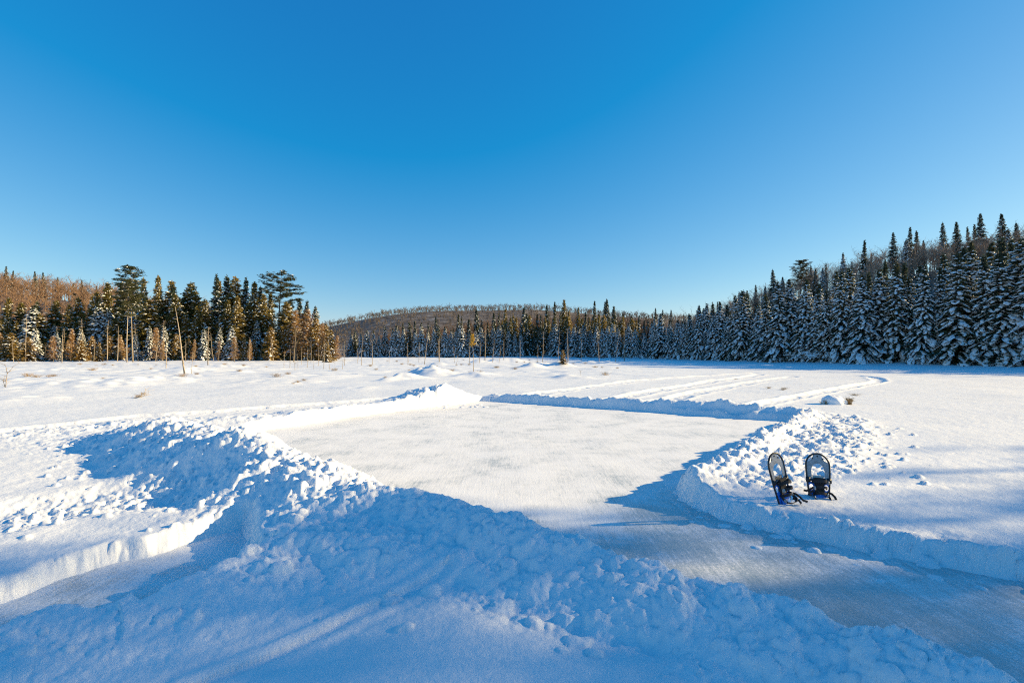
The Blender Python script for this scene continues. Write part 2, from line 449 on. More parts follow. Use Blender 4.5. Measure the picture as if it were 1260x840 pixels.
def terrain(X, Y, fine=True):
    """height of the snow and masks of the banks"""
    far = Y > 42
    h = np.full(X.shape, SN)
    h += 0.018 * fbm(X, Y, 0.35, 3, 1)
    lake = sstep(12, 34, Y) * (1 - sstep(200, 300, Y))
    lf = sstep(0.55, -0.1, X / np.maximum(Y, .1))
    h += lake * lf * (0.10 * fbm(X, Y, 0.11, 4, 5) + 0.05 * billow(X, Y, 0.35, 3, 8))
    h += lake * (1 - lf) * 0.03 * fbm(X, Y, 0.12, 3, 6)
    for x, y, hh, r in HUMMOCKS:
        d2 = ((X - x) ** 2 + ((Y - y) / 1.2) ** 2) / (r * r)
        h += hh * np.exp(-d2 * 2.0) * (1 + 0.3 * vnoise(X, Y, 2.2, 12))
    bank = {}
    n = ~far
    x, y = X[n], Y[n]
    hn = h[n]
    rough = np.zeros(x.shape)
    wob = 0.06 * fbm(x, y, 1.7, 3, 21)
    xw, yw = x + wob, y + 0.06 * fbm(x, y, 1.7, 3, 25)

    def ridge(pts, wl, wr, name, rgh, k=0.05):
        nonlocal hn, rough
        d, s, al, (hh,) = polydist(xw, yw, pts, [(p[2],) for p in pts])
        w = np.where(s > 0, wl, wr)
        prof = np.exp(-1.3 * (d / w) ** 2)
        crest = hh * (1 + 0.14 * vnoise(al, al * 0, 2.3, 14) + 0.10 * vnoise(al, al * 0, 6.5, 15))
        hn = smax(hn, SN * 0.5 + (crest - SN * 0.5) * prof, k)
        rough = np.maximum(rough, rgh * np.exp(-0.9 * (d / (w * 1.15)) ** 2))
        bank[name] = (d < w * 0.95, d)

    # near bank: both arms, with a smooth wedge of untouched snow between them
    ridge(near_crest, 0.26, 0.62, 'near', 0.55)
    ridge(mound, 0.62, 0.80, 'mound', 0.6, 0.03)
    ridge(tr_low, 0.22, 0.75, 'trench', 0.3)
    ridge([(*P(360, 660, .26), .26), (*P(420, 650, .28), .28), (*P(520, 665, .26), .26), (*P(600, 690, .22), .22)], 0.5, 0.5, 'mid', 0.65)
    ridge(far_crest, 0.26, 0.26, 'far', 0.45, 0.03)
    ridge(right_crest, 0.38, 0.5, 'right', 0.6)
    ridge(heap, 1.1, 0.8, 'heap', 0.8, 0.04)
    ridge(left_crest, 0.9, 0.75, 'left', 0.45, 0.04)
    # the debris wedge spilt outside the right bank
    deb = [P(1000, 507, .15), P(1062, 518, .15), P(1055, 540, .15), P(1010, 575, .15), P(960, 600, .15), P(900, 590, .15), P(930, 555, .15)]
    dd, s, al, _ = polydist(xw, yw, deb + [deb[0]])
    dm = np.where(inside(xw, yw, deb), 1.0, np.exp(-(dd / 0.22) ** 2))
    hn += dm * 0.035
    rough = np.maximum(rough, dm * 0.8)
    # packed, rutted strips
    for pts, w, dep in TRACKS:
        d, s, al, _ = polydist(xw, yw, pts)
        q = d / w
        hn += np.where(q < 2.2, -dep * np.exp(-(q * 1.1) ** 4) + dep * 0.35 * np.exp(-((q - 1.35) / 0.35) ** 2), 0)
        rough = np.maximum(rough, 0.42 * np.exp(-(q / 1.15) ** 4))
    # parallel grooves beside the wedge, dragged by a shovel
    gl = [P(150, 880, .18), P(225, 838, .18), P(330, 790, .2), P(420, 745, .22), P(518, 705, .22), P(545, 697, .2)]
    d, s, al, _ = polydist(x + wob * 0.3, y, gl)
    gm = np.exp(-(d / 0.20) ** 4)
    hn += gm * (0.007 * np.sin(d * s * 46 + 0.6 * vnoise(al, al * 0, 1.5, 4)) + 0.007 * np.exp(-((d * s - 0.05) / 0.05) ** 2) - 0.010 * (s < 0) * np.exp(-(d / 0.07) ** 2))
    rough *= 1 - 0.75 * gm
    gl2 = [P(560, 708, .2), P(640, 735, .2), P(700, 760, .2), P(860, 800, .2), P(1000, 850, .2)]
    d, s, al, _ = polydist(x, y, gl2)
    hn -= 0.02 * np.exp(-(d / 0.06) ** 2)
    # untouched wedge stays smooth
    wedge = [P(150, 900, .2), P(240, 842, .2), P(525, 715, .2), P(556, 712, .2), P(700, 765, .2), P(870, 808, .2), P(960, 850, .2), P(1000, 1200, .2), P(200, 1200, .2)]
    wd, s, al, _ = polydist(x, y, wedge + [wedge[0]])
    wm = inside(x, y, wedge) * sstep(0.0, 0.32, wd)
    rough *= 1 - 0.97 * wm
    hn = hn * (1 - wm) + wm * (0.185 + 0.012 * fbm(x, y, 1.1, 2, 40) + 0.02 * np.exp(-((x + 0.1) / 0.5) ** 2))
    # break the banks up
    big = billow(x, y, 3.1, 3, 50); mid = billow(x, y, 8.5, 3, 60, 0.55); sml = fbm(x, y, 30.0, 2, 70)
    hn += rough * (0.026 * big + 0.019 * mid + 0.010 * sml)
    hn += 0.003 * fbm(x, y, 9, 3, 75)
    # shovelled floor
    sd = np.full(x.shape, 1e9)
    for poly in (ice_poly, trench_poly):
        d, s, al, _ = polydist(xw, yw, poly + [poly[0]])
        d = np.where(inside(xw, yw, poly), -d, d)
        sd = np.minimum(sd, d)
    edge_w = 0.16 + 0.07 * vnoise(x, y, 3.0, 80)
    k = sstep(-0.03, edge_w, sd)
    floor = -0.035 + 0.012 * fbm(x, y, 2.5, 3, 85) + 0.022 * np.exp(-(sd / 0.10) ** 2)
    hn = floor + (np.maximum(hn, 0.05) - floor) * k
    hn += 4 * k * (1 - k) * (0.020 * big + 0.022 * mid + 0.008 * sml)     # crumbling cut face
    h[n] = hn
    hill = hills(X, Y)
    h += np.where(Y > 12, hill * sstep(12, 20, Y), 0)
    R_ = np.zeros(X.shape); R_[n] = rough * k
    B_ = {}
    for name, (m, d) in bank.items():
        q = np.zeros(X.shape, bool); q[n] = m & (sd > 0.0); B_[name] = q
    return h, R_, B_


# lattice that is fine near the camera and coarse far away; columns fan out to the sides
uc = np.linspace(-1.22, 1.22, 780)
wide = np.concatenate([np.linspace(0.02, 0.4, 18), np.linspace(0.47, 2.6, 32)])
u = np.concatenate([(-1.22 - wide)[::-1], uc, 1.22 + wide])
yr = np.concatenate([np.exp(np.arange(math.log(0.9), math.log(42), 0.0052)), np.exp(np.arange(math.log(42.3), math.log(1500), 0.030))])
UU, YY = np.meshgrid(u, yr)
XX = UU * YY
NR, NC = XX.shape
ZZ, RO, BK = terrain(XX, YY)
LUMP = np.zeros_like(ZZ)


def stamp(x, y, r, hgt):
    """press a clod of snow into the lattice"""
    if y < 1 or y > 40: return
    i0 = np.searchsorted(yr, y - r); i1 = np.searchsorted(yr, y + r)
    uu = x / y; du = r / max(y - r, .5) * 1.15
    j0 = np.searchsorted(u, uu - du); j1 = np.searchsorted(u, uu + du)
    if i1 <= i0 or j1 <= j0: return
    sl = (slice(i0, i1), slice(j0, j1))
    d = np.hypot(XX[sl] - x, YY[sl] - y) / r
    d = d * (1 + 0.28 * vnoise(XX[sl], YY[sl], 1.3 / r, int(x * 977) % 50))
    LUMP[sl] = np.maximum(LUMP[sl], hgt * np.sqrt(np.clip(1 - d * d, 0, 1)))


def scatter(pts, n, spread_l, spread_r, r0, r1, power=2.2, flat=0.75):
    seg = [math.hypot(pts[i + 1][0] - pts[i][0], pts[i + 1][1] - pts[i][1]) for i in range(len(pts) - 1)]
    cum = np.cumsum([0] + seg)
    for _ in range(n):
        t = rnd.random() * cum[-1]
        i = min(int(np.searchsorted(cum, t, 'right')) - 1, len(seg) - 1)
        f = (t - cum[i]) / seg[i]
        dx, dy = (pts[i + 1][0] - pts[i][0]) / seg[i], (pts[i + 1][1] - pts[i][1]) / seg[i]
        off = rnd.gauss(0, 0.5)
        off *= spread_l if off > 0 else spread_r
        r = r0 + (r1 - r0) * rnd.random() ** power
        stamp(pts[i][0] + dx * seg[i] * f - dy * off, pts[i][1] + dy * seg[i] * f + dx * off, r, r * flat * rnd.uniform(.6, 1.15))


scatter(near_crest[:16], 900, 0.22, 0.75, 0.010, 0.060, 2.8, .42)
scatter(near_crest[:14], 300, 0.10, 0.22, 0.012, 0.05, 1.8, .6)
scatter(mound, 1700, 0.55, 1.15, 0.010, 0.045, 2.0, 0.8)
scatter(tr_low, 90, 0.2, 0.8, 0.015, 0.06, 2.6, 0.5)
scatter(far_crest, 700, 0.25, 0.2, 0.015, 0.06, 1.6, .6)
scatter(right_crest[:12], 520, 0.25, 0.35, 0.015, 0.075, 2.4)
scatter([P(985, 512, .15), P(1030, 520, .15), P(1000, 550, .15), P(950, 580, .15)], 800, 1.0, 0.9, 0.014, 0.055, 1.8)
scatter([(p[0], p[1]) for p in left_crest[1:]], 260, 0.4, 0.4, 0.02, 0.06, 1.8, 0.5)
scatter(heap, 160, 0.7, 0.6, 0.03, 0.09, 1.5)
for pts, w, d_ in TRACKS:
    scatter(pts, 240, w * 1.1, w * 1.1, 0.015, 0.05, 1.8, 0.6)

ZZ += LUMP
V = np.stack([XX, YY, ZZ], -1).reshape(-1, 3)
idx = np.arange(NR * NC).reshape(NR, NC)
FQ = np.stack([idx[:-1, :-1], idx[:-1, 1:], idx[1:, 1:], idx[1:, :-1]], -1).reshape(-1, 4)
# smooth normals of the whole sheet, kept on every piece cut from it
e1 = V[FQ[:, 2]] - V[FQ[:, 0]]; e2 = V[FQ[:, 3]] - V[FQ[:, 1]]
fn = np.cross(e1, e2)
VN = np.zeros_like(V)
for k in range(4):
    for c in range(3):
        VN[:, c] += np.bincount(FQ[:, k], fn[:, c], len(V))
VN /= np.linalg.norm(VN, axis=1, keepdims=True) + 1e-12


def piece(name, mask, mat, label):
    f = FQ[mask]
    used, inv = np.unique(f, return_inverse=True)
    me = mesh_np(name, V[used], inv.reshape(-1, 4), mat, True)
    me.normals_split_custom_set_from_vertices(VN[used].astype(np.float32))
    return tag(link(name, me), label, None, None, 'structure')


left_over = np.ones(len(FQ), bool)


def face_mask(m):
    m = m.ravel()
    return m[FQ[:, 0]] & m[FQ[:, 2]]


for keys, lab in ((('near', 'mid', 'trench'), 'broad lumpy bank of shovelled snow in the shaded foreground'),
                  (('mound',), 'high heap of snow clods at the near left corner of the rink, one side shaded'),
                  (('right',), 'lumpy snow bank carrying the snowshoes, along the right side of the rink and path'),
                  (('far',), 'straight low snow bank along the far side of the rink, its near face shaded'),
                  (('heap',), 'sunlit peaked snow pile at the far left corner of the rink'),
                  (('left',), 'bright low bank along the left side of the rink')):
    m = np.zeros(XX.shape, bool)
    for k in keys: m |= BK[k]
    fm = face_mask(m) & left_over
    left_over &= ~fm
    piece('snow_bank', fm, M['bank_snow'], lab)
cc = CX + F * UU.ravel()[FQ[:, 0]]
far_f = left_over & (YY.ravel()[FQ[:, 0]] > np.interp(cc, SH_X, SH_Y) + 7)
piece('hills', far_f, M['wood_floor'], 'snow-covered wooded hills beyond the frozen lake')
piece('snow_field', left_over & ~far_f, M['snow'], 'flat snow covering the frozen lake around the rink')


def ground_h(x, y):
    h, _, _ = terrain(np.array([float(x)]), np.array([float(y)]))
    return float(h[0])


# sheet under everything, reaching the horizon
gv = np.array([(-4000, -4000, -0.12), (4000, -4000, -0.12), (4000, 4000, -0.12), (-4000, 4000, -0.12)])
tag(link('ground', mesh_np('ground', gv, np.array([[0, 1, 2, 3]]), M['snow'])), 'snow-covered ground reaching out to the horizon', kind='structure')
# ice of the rink and of the shovelled paths
n_ = 180
gx, gy = np.meshgrid(np.linspace(-10, 9.5, n_), np.linspace(0.8, 18.6, n_))
gz = 0.004 * fbm(gx, gy, 1.2, 3, 90)
ii = np.arange(n_ * n_).reshape(n_, n_)
ice_me = mesh_np('rink_ice', np.stack([gx, gy, gz], -1).reshape(-1, 3), np.stack([ii[:-1, :-1], ii[:-1, 1:], ii[1:, 1:], ii[1:, :-1]], -1).reshape(-1, 4), M['ice'], True)
l0, l1 = P(850, 604), P(560, 668)                      # the skated rink ends here; the paths are trodden down to bare ice
nx, ny = (l1[1] - l0[1]), -(l1[0] - l0[0]); ln = math.hypot(nx, ny)
side_d = -((gx - l0[0]) * nx + (gy - l0[1]) * ny) / ln + 0.35 * fbm(gx, gy, .9, 3, 95)
bare = np.clip(sstep(-0.6, 0.9, side_d), 0, 1)
at_ = ice_me.attributes.new('bare', 'FLOAT', 'POINT'); at_.data.foreach_set('value', bare.ravel().astype(np.float32))
tag(link('rink_ice', ice_me), 'scraped grey-white ice of the cleared rink and paths', kind='structure')

# ------------------------------------------------------------------ trees: builders
class MB:
    """collects triangles"""
    def __init__(self): self.v = []; self.f = []; self.n = 0

    def add(self, v, f):
        v = np.asarray(v, float); f = np.asarray(f, int)
        self.v.append(v); self.f.append(f + self.n); self.n += len(v)

    def tube(self, pts, radii, sides=5):
        pts = np.asarray(pts, float); n = len(pts)
        ring = []
        for i in range(n):
            t = pts[min(i + 1, n - 1)] - pts[max(i - 1, 0)]; t /= np.linalg.norm(t) + 1e-9
            a = np.cross(t, (0.31, 0.95, 0.05)); a /= np.linalg.norm(a) + 1e-9; b = np.cross(t, a)
            for k in range(sides):
                w = 2 * math.pi * k / sides
                ring.append(pts[i] + radii[i] * (math.cos(w) * a + math.sin(w) * b))
        f = []
        for i in range(n - 1):
            for k in range(sides):
                a = i * sides + k; b = i * sides + (k + 1) % sides
                f += [(a, b, b + sides), (a, b + sides, a + sides)]
        c0 = len(ring); ring += [pts[0], pts[-1]]
        for k in range(sides):
            f += [(c0, (k + 1) % sides, k), (c0 + 1, (n - 1) * sides + k, (n - 1) * sides + (k + 1) % sides)]
        self.add(ring, f)

    def blades(self, base, d, length, width, nrm):
        """many pointed leaf shapes: base (n,3), direction d, plane normal nrm"""
        base = np.asarray(base, float); d = np.asarray(d, float); nrm = np.asarray(nrm, float)
        d = d / (np.linalg.norm(d, axis=1, keepdims=True) + 1e-9)
        w = np.cross(d, nrm); w /= np.linalg.norm(w, axis=1, keepdims=True) + 1e-9
        L = np.asarray(length)[:, None]; W = np.asarray(width)[:, None]
        v = np.stack([base, base + d * L * 0.45 + w * W * 0.5, base + d * L, base + d * L * 0.45 - w * W * 0.5], 1).reshape(-1, 3)
        k = np.arange(len(base))[:, None] * 4
        f = np.concatenate([k + np.array([[0, 1, 2]]), k + np.array([[0, 2, 3]])], 0)
        self.add(v, f)

    def slivers(self, a, b, w):
        """thin twigs as three-sided needles: a -> b (n,3), base width w"""
        a = np.asarray(a, float); b = np.asarray(b, float); n = len(a)
        d = b - a
        s1 = np.cross(d, rng.normal(size=(n, 3))); s1 /= np.linalg.norm(s1, axis=1, keepdims=True) + 1e-9
        s2 = np.cross(d, s1); s2 /= np.linalg.norm(s2, axis=1, keepdims=True) + 1e-9
        w = np.broadcast_to(np.asarray(w), (n,))[:, None] * 0.5
        v = np.stack([a + s1 * w, a - s1 * w * .5 + s2 * w * .87, a - s1 * w * .5 - s2 * w * .87, b], 1).reshape(-1, 3)
        k = np.arange(n)[:, None] * 4
        self.add(v, np.concatenate([k + np.array([[0, 1, 3]]), k + np.array([[1, 2, 3]]), k + np.array([[2, 0, 3]])], 0))

    def pads(self, c, ax, la, lb, lc, slope=0.0):
        """cushions of snow: centre, horizontal axis angle, half sizes"""
        n = len(c); k = 7
        ang = np.arange(k) * 2 * math.pi / k
        out = []
        for z, rr in ((-0.25, 0.85), (0.25, 1.0), (0.75, 0.6)):
            j = rr * (1 + 0.28 * rng.normal(size=(n, k)).clip(-1, 1))
            x = la[:, None] * np.cos(ang) * j; y = lb[:, None] * np.sin(ang) * j
            zz = lc[:, None] * (z + 0.18 * rng.normal(size=(n, k))) + x * np.broadcast_to(slope, (n,))[:, None]
            ca, sa = np.cos(ax)[:, None], np.sin(ax)[:, None]
            out.append(np.stack([c[:, None, 0] + x * ca - y * sa, c[:, None, 1] + x * sa + y * ca, c[:, None, 2] + zz], -1))
        top = c + np.stack([0 * lc, 0 * lc, lc], -1)
        v = np.concatenate(out + [top[:, None]], 1)          # n, 3k+1, 3
        f = []
        for r in range(2):
            for q in range(k):
                a = r * k + q; b = r * k + (q + 1) % k
                f += [(a, b, b + k), (a, b + k, a + k)]
        for q in range(k): f.append((2 * k + q, 2 * k + (q + 1) % k, 3 * k))
        f = np.array(f)
        F_ = (f[None] + (np.arange(n) * (3 * k + 1))[:, None, None]).reshape(-1, 3)
        self.add(v.reshape(-1, 3), F_)

    def mesh(self, name, mat, smooth=False):
        return mesh_np(name, np.concatenate(self.v), np.concatenate(self.f), mat, smooth)


def conifer_meshes(name, seed, H=10.0, rad=1.6, snow=0.8, needle='spruce', gap=0.33, low=0.04, slim=0.85, pad=1.0, dens=1.0, ragged=0.25, need_r=1.0):
    """spruce / fir: whorls of drooping branches with needle sprays, snow cushions on them"""
    r = random.Random(seed); global rng
    rng = np.random.default_rng(seed)
    tr, fo, sn = MB(), MB(), MB()
    lean = (r.uniform(-.012, .012), r.uniform(-.012, .012))
    zs = np.linspace(0, H, 9)
    ax = lambda z: np.array([lean[0] * z + 0.04 * math.sin(z * .6 + seed), lean[1] * z, z])
    tr.tube([ax(z) for z in zs], [0.016 * H * (1 - 0.96 * z / H) + 0.006 for z in zs], 7)
    B, D, LN, WD, NR_ = [], [], [], [], []
    pc, pa, pl, pb, ph, ps = [], [], [], [], [], []
    z = low * H
    side_gap = r.uniform(0, 6.28)
    while z < H * 0.985:
        t = z / H
        env = rad * (1 - t) ** slim * (0.72 + 0.28 * min(1, t / 0.12)) + 0.05
        nb = max(4, int((7.5 + 4.5 * (1 - t)) * dens))
        a0 = r.uniform(0, 6.28)
        for k in range(nb):
            a = a0 + 6.283 * k / nb + r.uniform(-.3, .3)
            L = env * r.uniform(1 - ragged * 1.4, 1 + ragged * .7)
            if r.random() < 0.05: L *= 0.5
            z0 = z + r.uniform(-.8, .8) * gap
            up = 0.62 * t - 0.10 + r.uniform(-.15, .15); dr = 0.30 + 0.26 * (1 - t) + r.uniform(-.08, .2)
            ca, sa = math.cos(a), math.sin(a)
            o = ax(z0)
            pt = lambda s: o + np.array([ca * L * s, sa * L * s, L * (up * s - dr * s * s)])
            if L > 0.35:
                tr.slivers([o], [pt(0.9)], [0.012 + 0.014 * L])
            ns = max(3, int(L / 0.15))
            for i in range(ns):
                s = 0.14 + 0.86 * (i + r.random() * .6) / ns
                p = pt(min(s, 1))
                ls = need_r * (0.19 + 0.34 * L * (1 - s * 0.75)) * r.uniform(.75, 1.2)
                for sd in ((-1, 1) if s < 0.93 else (-0.3, 0.3)):
                    b = a + sd * r.uniform(.5, 1.05)
                    B.append(p); D.append((math.cos(b), math.sin(b), r.uniform(-.45, .1)))
                    LN.append(ls); WD.append(ls * r.uniform(.34, .55)); NR_.append((r.uniform(-1, 1), r.uniform(-1, 1), .8))
                if r.random() < .8:                      # hanging twigs under the branch
                    B.append(p); D.append((ca * .5 + r.uniform(-.4, .4), sa * .5 + r.uniform(-.4, .4), -1))
                    LN.append(r.uniform(.16, .30)); WD.append(.12); NR_.append((r.uniform(-1, 1), r.uniform(-1, 1), .1))
            if snow > 0:
                m = snow * (1.0 if t < .85 else .6)
                for s in (0.42, 0.66, 0.88):
                    if s * L < 0.18: continue
                    if r.random() < m * (0.55 + 0.5 * s):
                        p = pt(s) + np.array([0, 0, 0.035])
                        lw = (0.055 + 0.115 * L) * r.uniform(.6, 1.4) * pad
                        pc.append(p); pa.append(a + r.uniform(-.6, .6)); pl.append(lw * r.uniform(1.0, 1.7)); pb.append(lw * r.uniform(.7, 1.1)); ph.append(0.055 * r.uniform(.6, 1.6) * (pad ** .5)); ps.append(up - 2 * dr * s)
        z += gap * (0.5 + 0.5 * (1 - t)) * r.uniform(.85, 1.15)
    n = 10                                               # the leader
    for i in range(n):
        a = r.uniform(0, 6.28); zz = H * (0.955 + 0.04 * r.random())
        B.append(ax(zz)); D.append((math.cos(a) * .5, math.sin(a) * .5, 1)); LN.append(.22); WD.append(.07); NR_.append((math.cos(a + 1), math.sin(a + 1), .3))
    fo.blades(B, D, LN, WD, NR_)
    out = {'trunk': tr.mesh(name + '_trunk', M['bark'], True), 'crown': fo.mesh(name + '_crown', M[needle])}
    if pc:
        sn.pads(np.array(pc), np.array(pa), np.array(pl), np.array(pb), np.array(ph), np.array(ps))
        out['snow'] = sn.mesh(name + '_snow', M['tree_snow'], True)
    return out


def pine_meshes(name, seed, H=14.0, snow=0.35, bare=0.42, spread=2.6, dens=1.0, girth=.0125, tuft=14):
    """pine with a clear stem and ragged flat tiers"""
    r = random.Random(seed); global rng
    rng = np.random.default_rng(seed)
    tr, fo, sn = MB(), MB(), MB()
    ax = lambda z: np.array([0.10 * math.sin(z * .35 + seed), 0.08 * math.cos(z * .3), z])
    zs = np.linspace(0, H, 10)
    tr.tube([ax(z) for z in zs], [girth * H * (1 - 0.85 * z / H) for z in zs], 7)
    B, D, LN, WD, NR_ = [], [], [], [], []
    pc, pa, pl, pb, ph = [], [], [], [], []
    z = H * bare
    while z < H * 1.0:
        t = (z / H - bare) / (1 - bare)
        nb = r.randint(3, 5)
        a0 = r.uniform(0, 6.28)
        for k in range(nb):
            a = a0 + 6.283 * k / nb + r.uniform(-.5, .5)
            L = spread * (0.5 + 0.75 * math.sin(min(1, t * .62 + .22) * 3.0)) * r.uniform(.55, 1.15) * (1 if t < .9 else .6)
            ca, sa = math.cos(a), math.sin(a)
            o = ax(min(z + r.uniform(-.2, .2), H)); up = r.uniform(.02, .28)
            pt = lambda s: o + np.array([ca * L * s, sa * L * s, L * up * s * s + 0.05 * math.sin(s * 5 + a)])
            tr.tube([pt(0), pt(.5), pt(1)], [0.045, .03, .012], 4)
            for s in np.linspace(.42, 1.0, max(3, int(L / .38 * dens))):
                for q in range(4):
                    c = pt(s) + np.array([r.uniform(-.4, .4), r.uniform(-.4, .4), r.uniform(-.12, .26)])
                    for i in range(tuft):
                        b = r.uniform(0, 6.28)
                        B.append(c + np.array([r.uniform(-.16, .16), r.uniform(-.16, .16), r.uniform(-.05, .05)])); D.append((math.cos(b), math.sin(b), r.uniform(-.05, .75)))
                        LN.append(r.uniform(.2, .36)); WD.append(r.uniform(.06, .11)); NR_.append((r.uniform(-1, 1), r.uniform(-1, 1), 1))
                    if r.random() < snow * .5:
                        pc.append(c + np.array([0, 0, .12])); pa.append(a); pl.append(r.uniform(.12, .3)); pb.append(r.uniform(.1, .2)); ph.append(r.uniform(.03, .07))
        z += H * r.uniform(.035, .06)
    for i in range(6):                                    # dead stubs on the clear stem
        a = r.uniform(0, 6.28); zz = H * r.uniform(bare * .45, bare)
        tr.slivers([ax(zz)], [ax(zz) + np.array([math.cos(a) * r.uniform(.4, 1.1), math.sin(a) * r.uniform(.4, 1.1), r.uniform(-.2, .1)])], [.05])
    fo.blades(B, D, LN, WD, NR_)
    out = {'trunk': tr.mesh(name + '_trunk', M['bark'], True), 'crown': fo.mesh(name + '_crown', M['pine'])}
    if pc:
        sn.pads(np.array(pc), np.array(pa), np.array(pl), np.array(pb), np.array(ph))
        out['snow'] = sn.mesh(name + '_snow', M['tree_snow'], True)
    return out


def larch_meshes(name, seed, H=8.0, rad=1.1, mat='tamarack', tuft=1.0, low=.12, snow=.12, stem='dead'):
    """leafless tamarack: thin stem, many fine side twigs"""
    r = random.Random(seed); global rng
    rng = np.random.default_rng(seed)
    tr, fo, sn = MB(), MB(), MB()
    k1, k2 = r.uniform(-.03, .03), r.uniform(0, 6)
    ax = lambda z: np.array([k1 * z + .05 * math.sin(z * .7 + k2), .04 * math.cos(z * .8 + k2), z])
    zs = np.linspace(0, H, 8)
    tr.tube([ax(z) for z in zs], [0.0095 * H * (1 - .93 * z / H) for z in zs], 6)
    a, b, w = [], [], []
    pc = []
    z = H * low
    while z < H * .98:
        t = z / H
        for k in range(3):
            an = r.uniform(0, 6.28); L = rad * (1 - t) ** .7 * r.uniform(.35, 1.1) + .08
            o = ax(z); e = o + np.array([math.cos(an) * L, math.sin(an) * L, L * r.uniform(-.25, .35)])
            tr.slivers([o], [e], [.022])
            for q in range(int(7 * tuft)):
                s = r.uniform(.15, 1); p = o + (e - o) * s
                a.append(p); b.append(p + np.array([r.uniform(-.28, .28), r.uniform(-.28, .28), r.uniform(-.25, .2)])); w.append(r.uniform(.018, .045))
            if r.random() < snow: pc.append(o + (e - o) * .7 + np.array([0, 0, .03]))
        z += .11
    if a: fo.slivers(a, b, w)
    out = {'trunk': tr.mesh(name + '_trunk', M[stem], True)}
    if a: out['crown'] = fo.mesh(name + '_crown', M[mat])
    if pc:
        n = len(pc); sn.pads(np.array(pc), rng.uniform(0, 6, n), rng.uniform(.06, .18, n), rng.uniform(.05, .12, n), rng.uniform(.03, .06, n))
        out['snow'] = sn.mesh(name + '_snow', M['tree_snow'], True)
    return out


def snag_mesh(name, seed, H, lean, stubs=14, r0=.07, mat='dead', br=.5):
    r = random.Random(seed); global rng
    rng = np.random.default_rng(seed)
    t = MB()
    ax = lambda z: np.array([lean * z + .03 * math.sin(z * 1.1 + seed), .03 * math.cos(z * .9 + seed), z])
    zs = np.linspace(-.15, H, 8)
    t.tube([ax(z) for z in zs], [r0 * (1 - .8 * max(z, 0) / H) for z in zs], 6)
    bm_ = MB()
    for i in range(stubs):
        z = H * r.uniform(.15, .98); a = r.uniform(0, 6.28); L = br * r.uniform(.3, 1.2) * (1.1 - z / H * .6)
        e = ax(z) + np.array([math.cos(a) * L, math.sin(a) * L, L * r.uniform(-.3, .45)])
        bm_.slivers([ax(z)], [e], [.03])
        for q in range(2):
            m = ax(z) + (e - ax(z)) * r.uniform(.3, .9)
            bm_.slivers([m], [m + np.array([r.uniform(-.2, .2), r.uniform(-.2, .2), r.uniform(-.1, .2)])], [.016])
    return {'trunk': t.mesh(name + '_trunk', M[mat], True), 'branches': bm_.mesh(name + '_branches', M[mat])}


def plant(name, meshes, x, y, z, sc, rz, label, cat, group):
    """one tree: trunk, crown (> snow)"""
    root = empty(name, (x, y, z), rz, sc)
    root.rotation_euler = (rnd.gauss(0, .018), rnd.gauss(0, .018), rz)
    tag(root, label, cat, group)
    crown = None
    for k in ('trunk', 'branches', 'crown'):
        if k in meshes:
            o = link(k, meshes[k], root)
            if k == 'branches': o['kind'] = 'stuff'
            if k == 'crown': crown = o
    if 'snow' in meshes: link('snow', meshes['snow'], crown)['kind'] = 'stuff'
    return root


ROOT_DROP = 0.12
spruce_v = [conifer_meshes('snowy_spruce', 100 + i, rad=[2.1, 1.9, 2.3, 1.75, 2.0, 2.2][i], snow=.92, pad=[1.05, .95, 1.1, .9, 1.0, 1.1][i], slim=[.85, .8, .9, .85, .75, .95][i], ragged=[.25, .35, .3, .4, .25, .3][i]) for i in range(6)]
slim_v = [conifer_meshes('slim_spruce', 120 + i, rad=[1.35, 1.2, 1.5][i], snow=.32, pad=.8, slim=.85, gap=.36, ragged=.4, low=.2) for i in range(3)]
fir_v = [conifer_meshes('olive_fir', 140 + i, rad=[1.9, 1.7, 2.1, 1.8][i], snow=.26, pad=.8, needle='fir', slim=[.7, .85, .65, .8][i], ragged=.38) for i in range(4)]
dark_v = [conifer_meshes('dark_spruce', 160 + i, rad=[1.75, 1.6, 1.9][i], snow=.28, pad=.85, slim=.8, ragged=.35) for i in range(3)]
cedar_v = [conifer_meshes('golden_cedar', 180 + i, H=7, rad=[1.45, 1.25][i], snow=.34, pad=.75, needle='cedar', slim=[.55, .65][i], gap=.3, ragged=.42) for i in range(2)]
larch_v = [larch_meshes('tamarack', 200 + i, tuft=3.0, rad=1.3, snow=.3) for i in range(3)]

trees = []   # (photo column, depth, top row, kind, set)


def height_for(topy, Y, z):
    return CAM_H + (HY - topy) / F * Y - z


def shore(c): return float(np.interp(c, SH_X, SH_Y))


def place_set(items, label_fn, group, name, cat='tree'):
    """items: (photo column, depth, top row, variant meshes, base height, width factor); numbered from the left"""
    items = sorted(items, key=lambda q: q[0])
    for i, (c, Y, top, ms, H0, wf) in enumerate(items):
        X = px_at(c, Y); z = ground_h(X, Y) - ROOT_DROP
        H = max(height_for(top, Y, z), 1.5); s = H / H0
        plant(name, ms, X, Y, z, (s * wf, s * wf, s), rnd.uniform(0, 6.28), label_fn(i, len(items), c), cat, group)


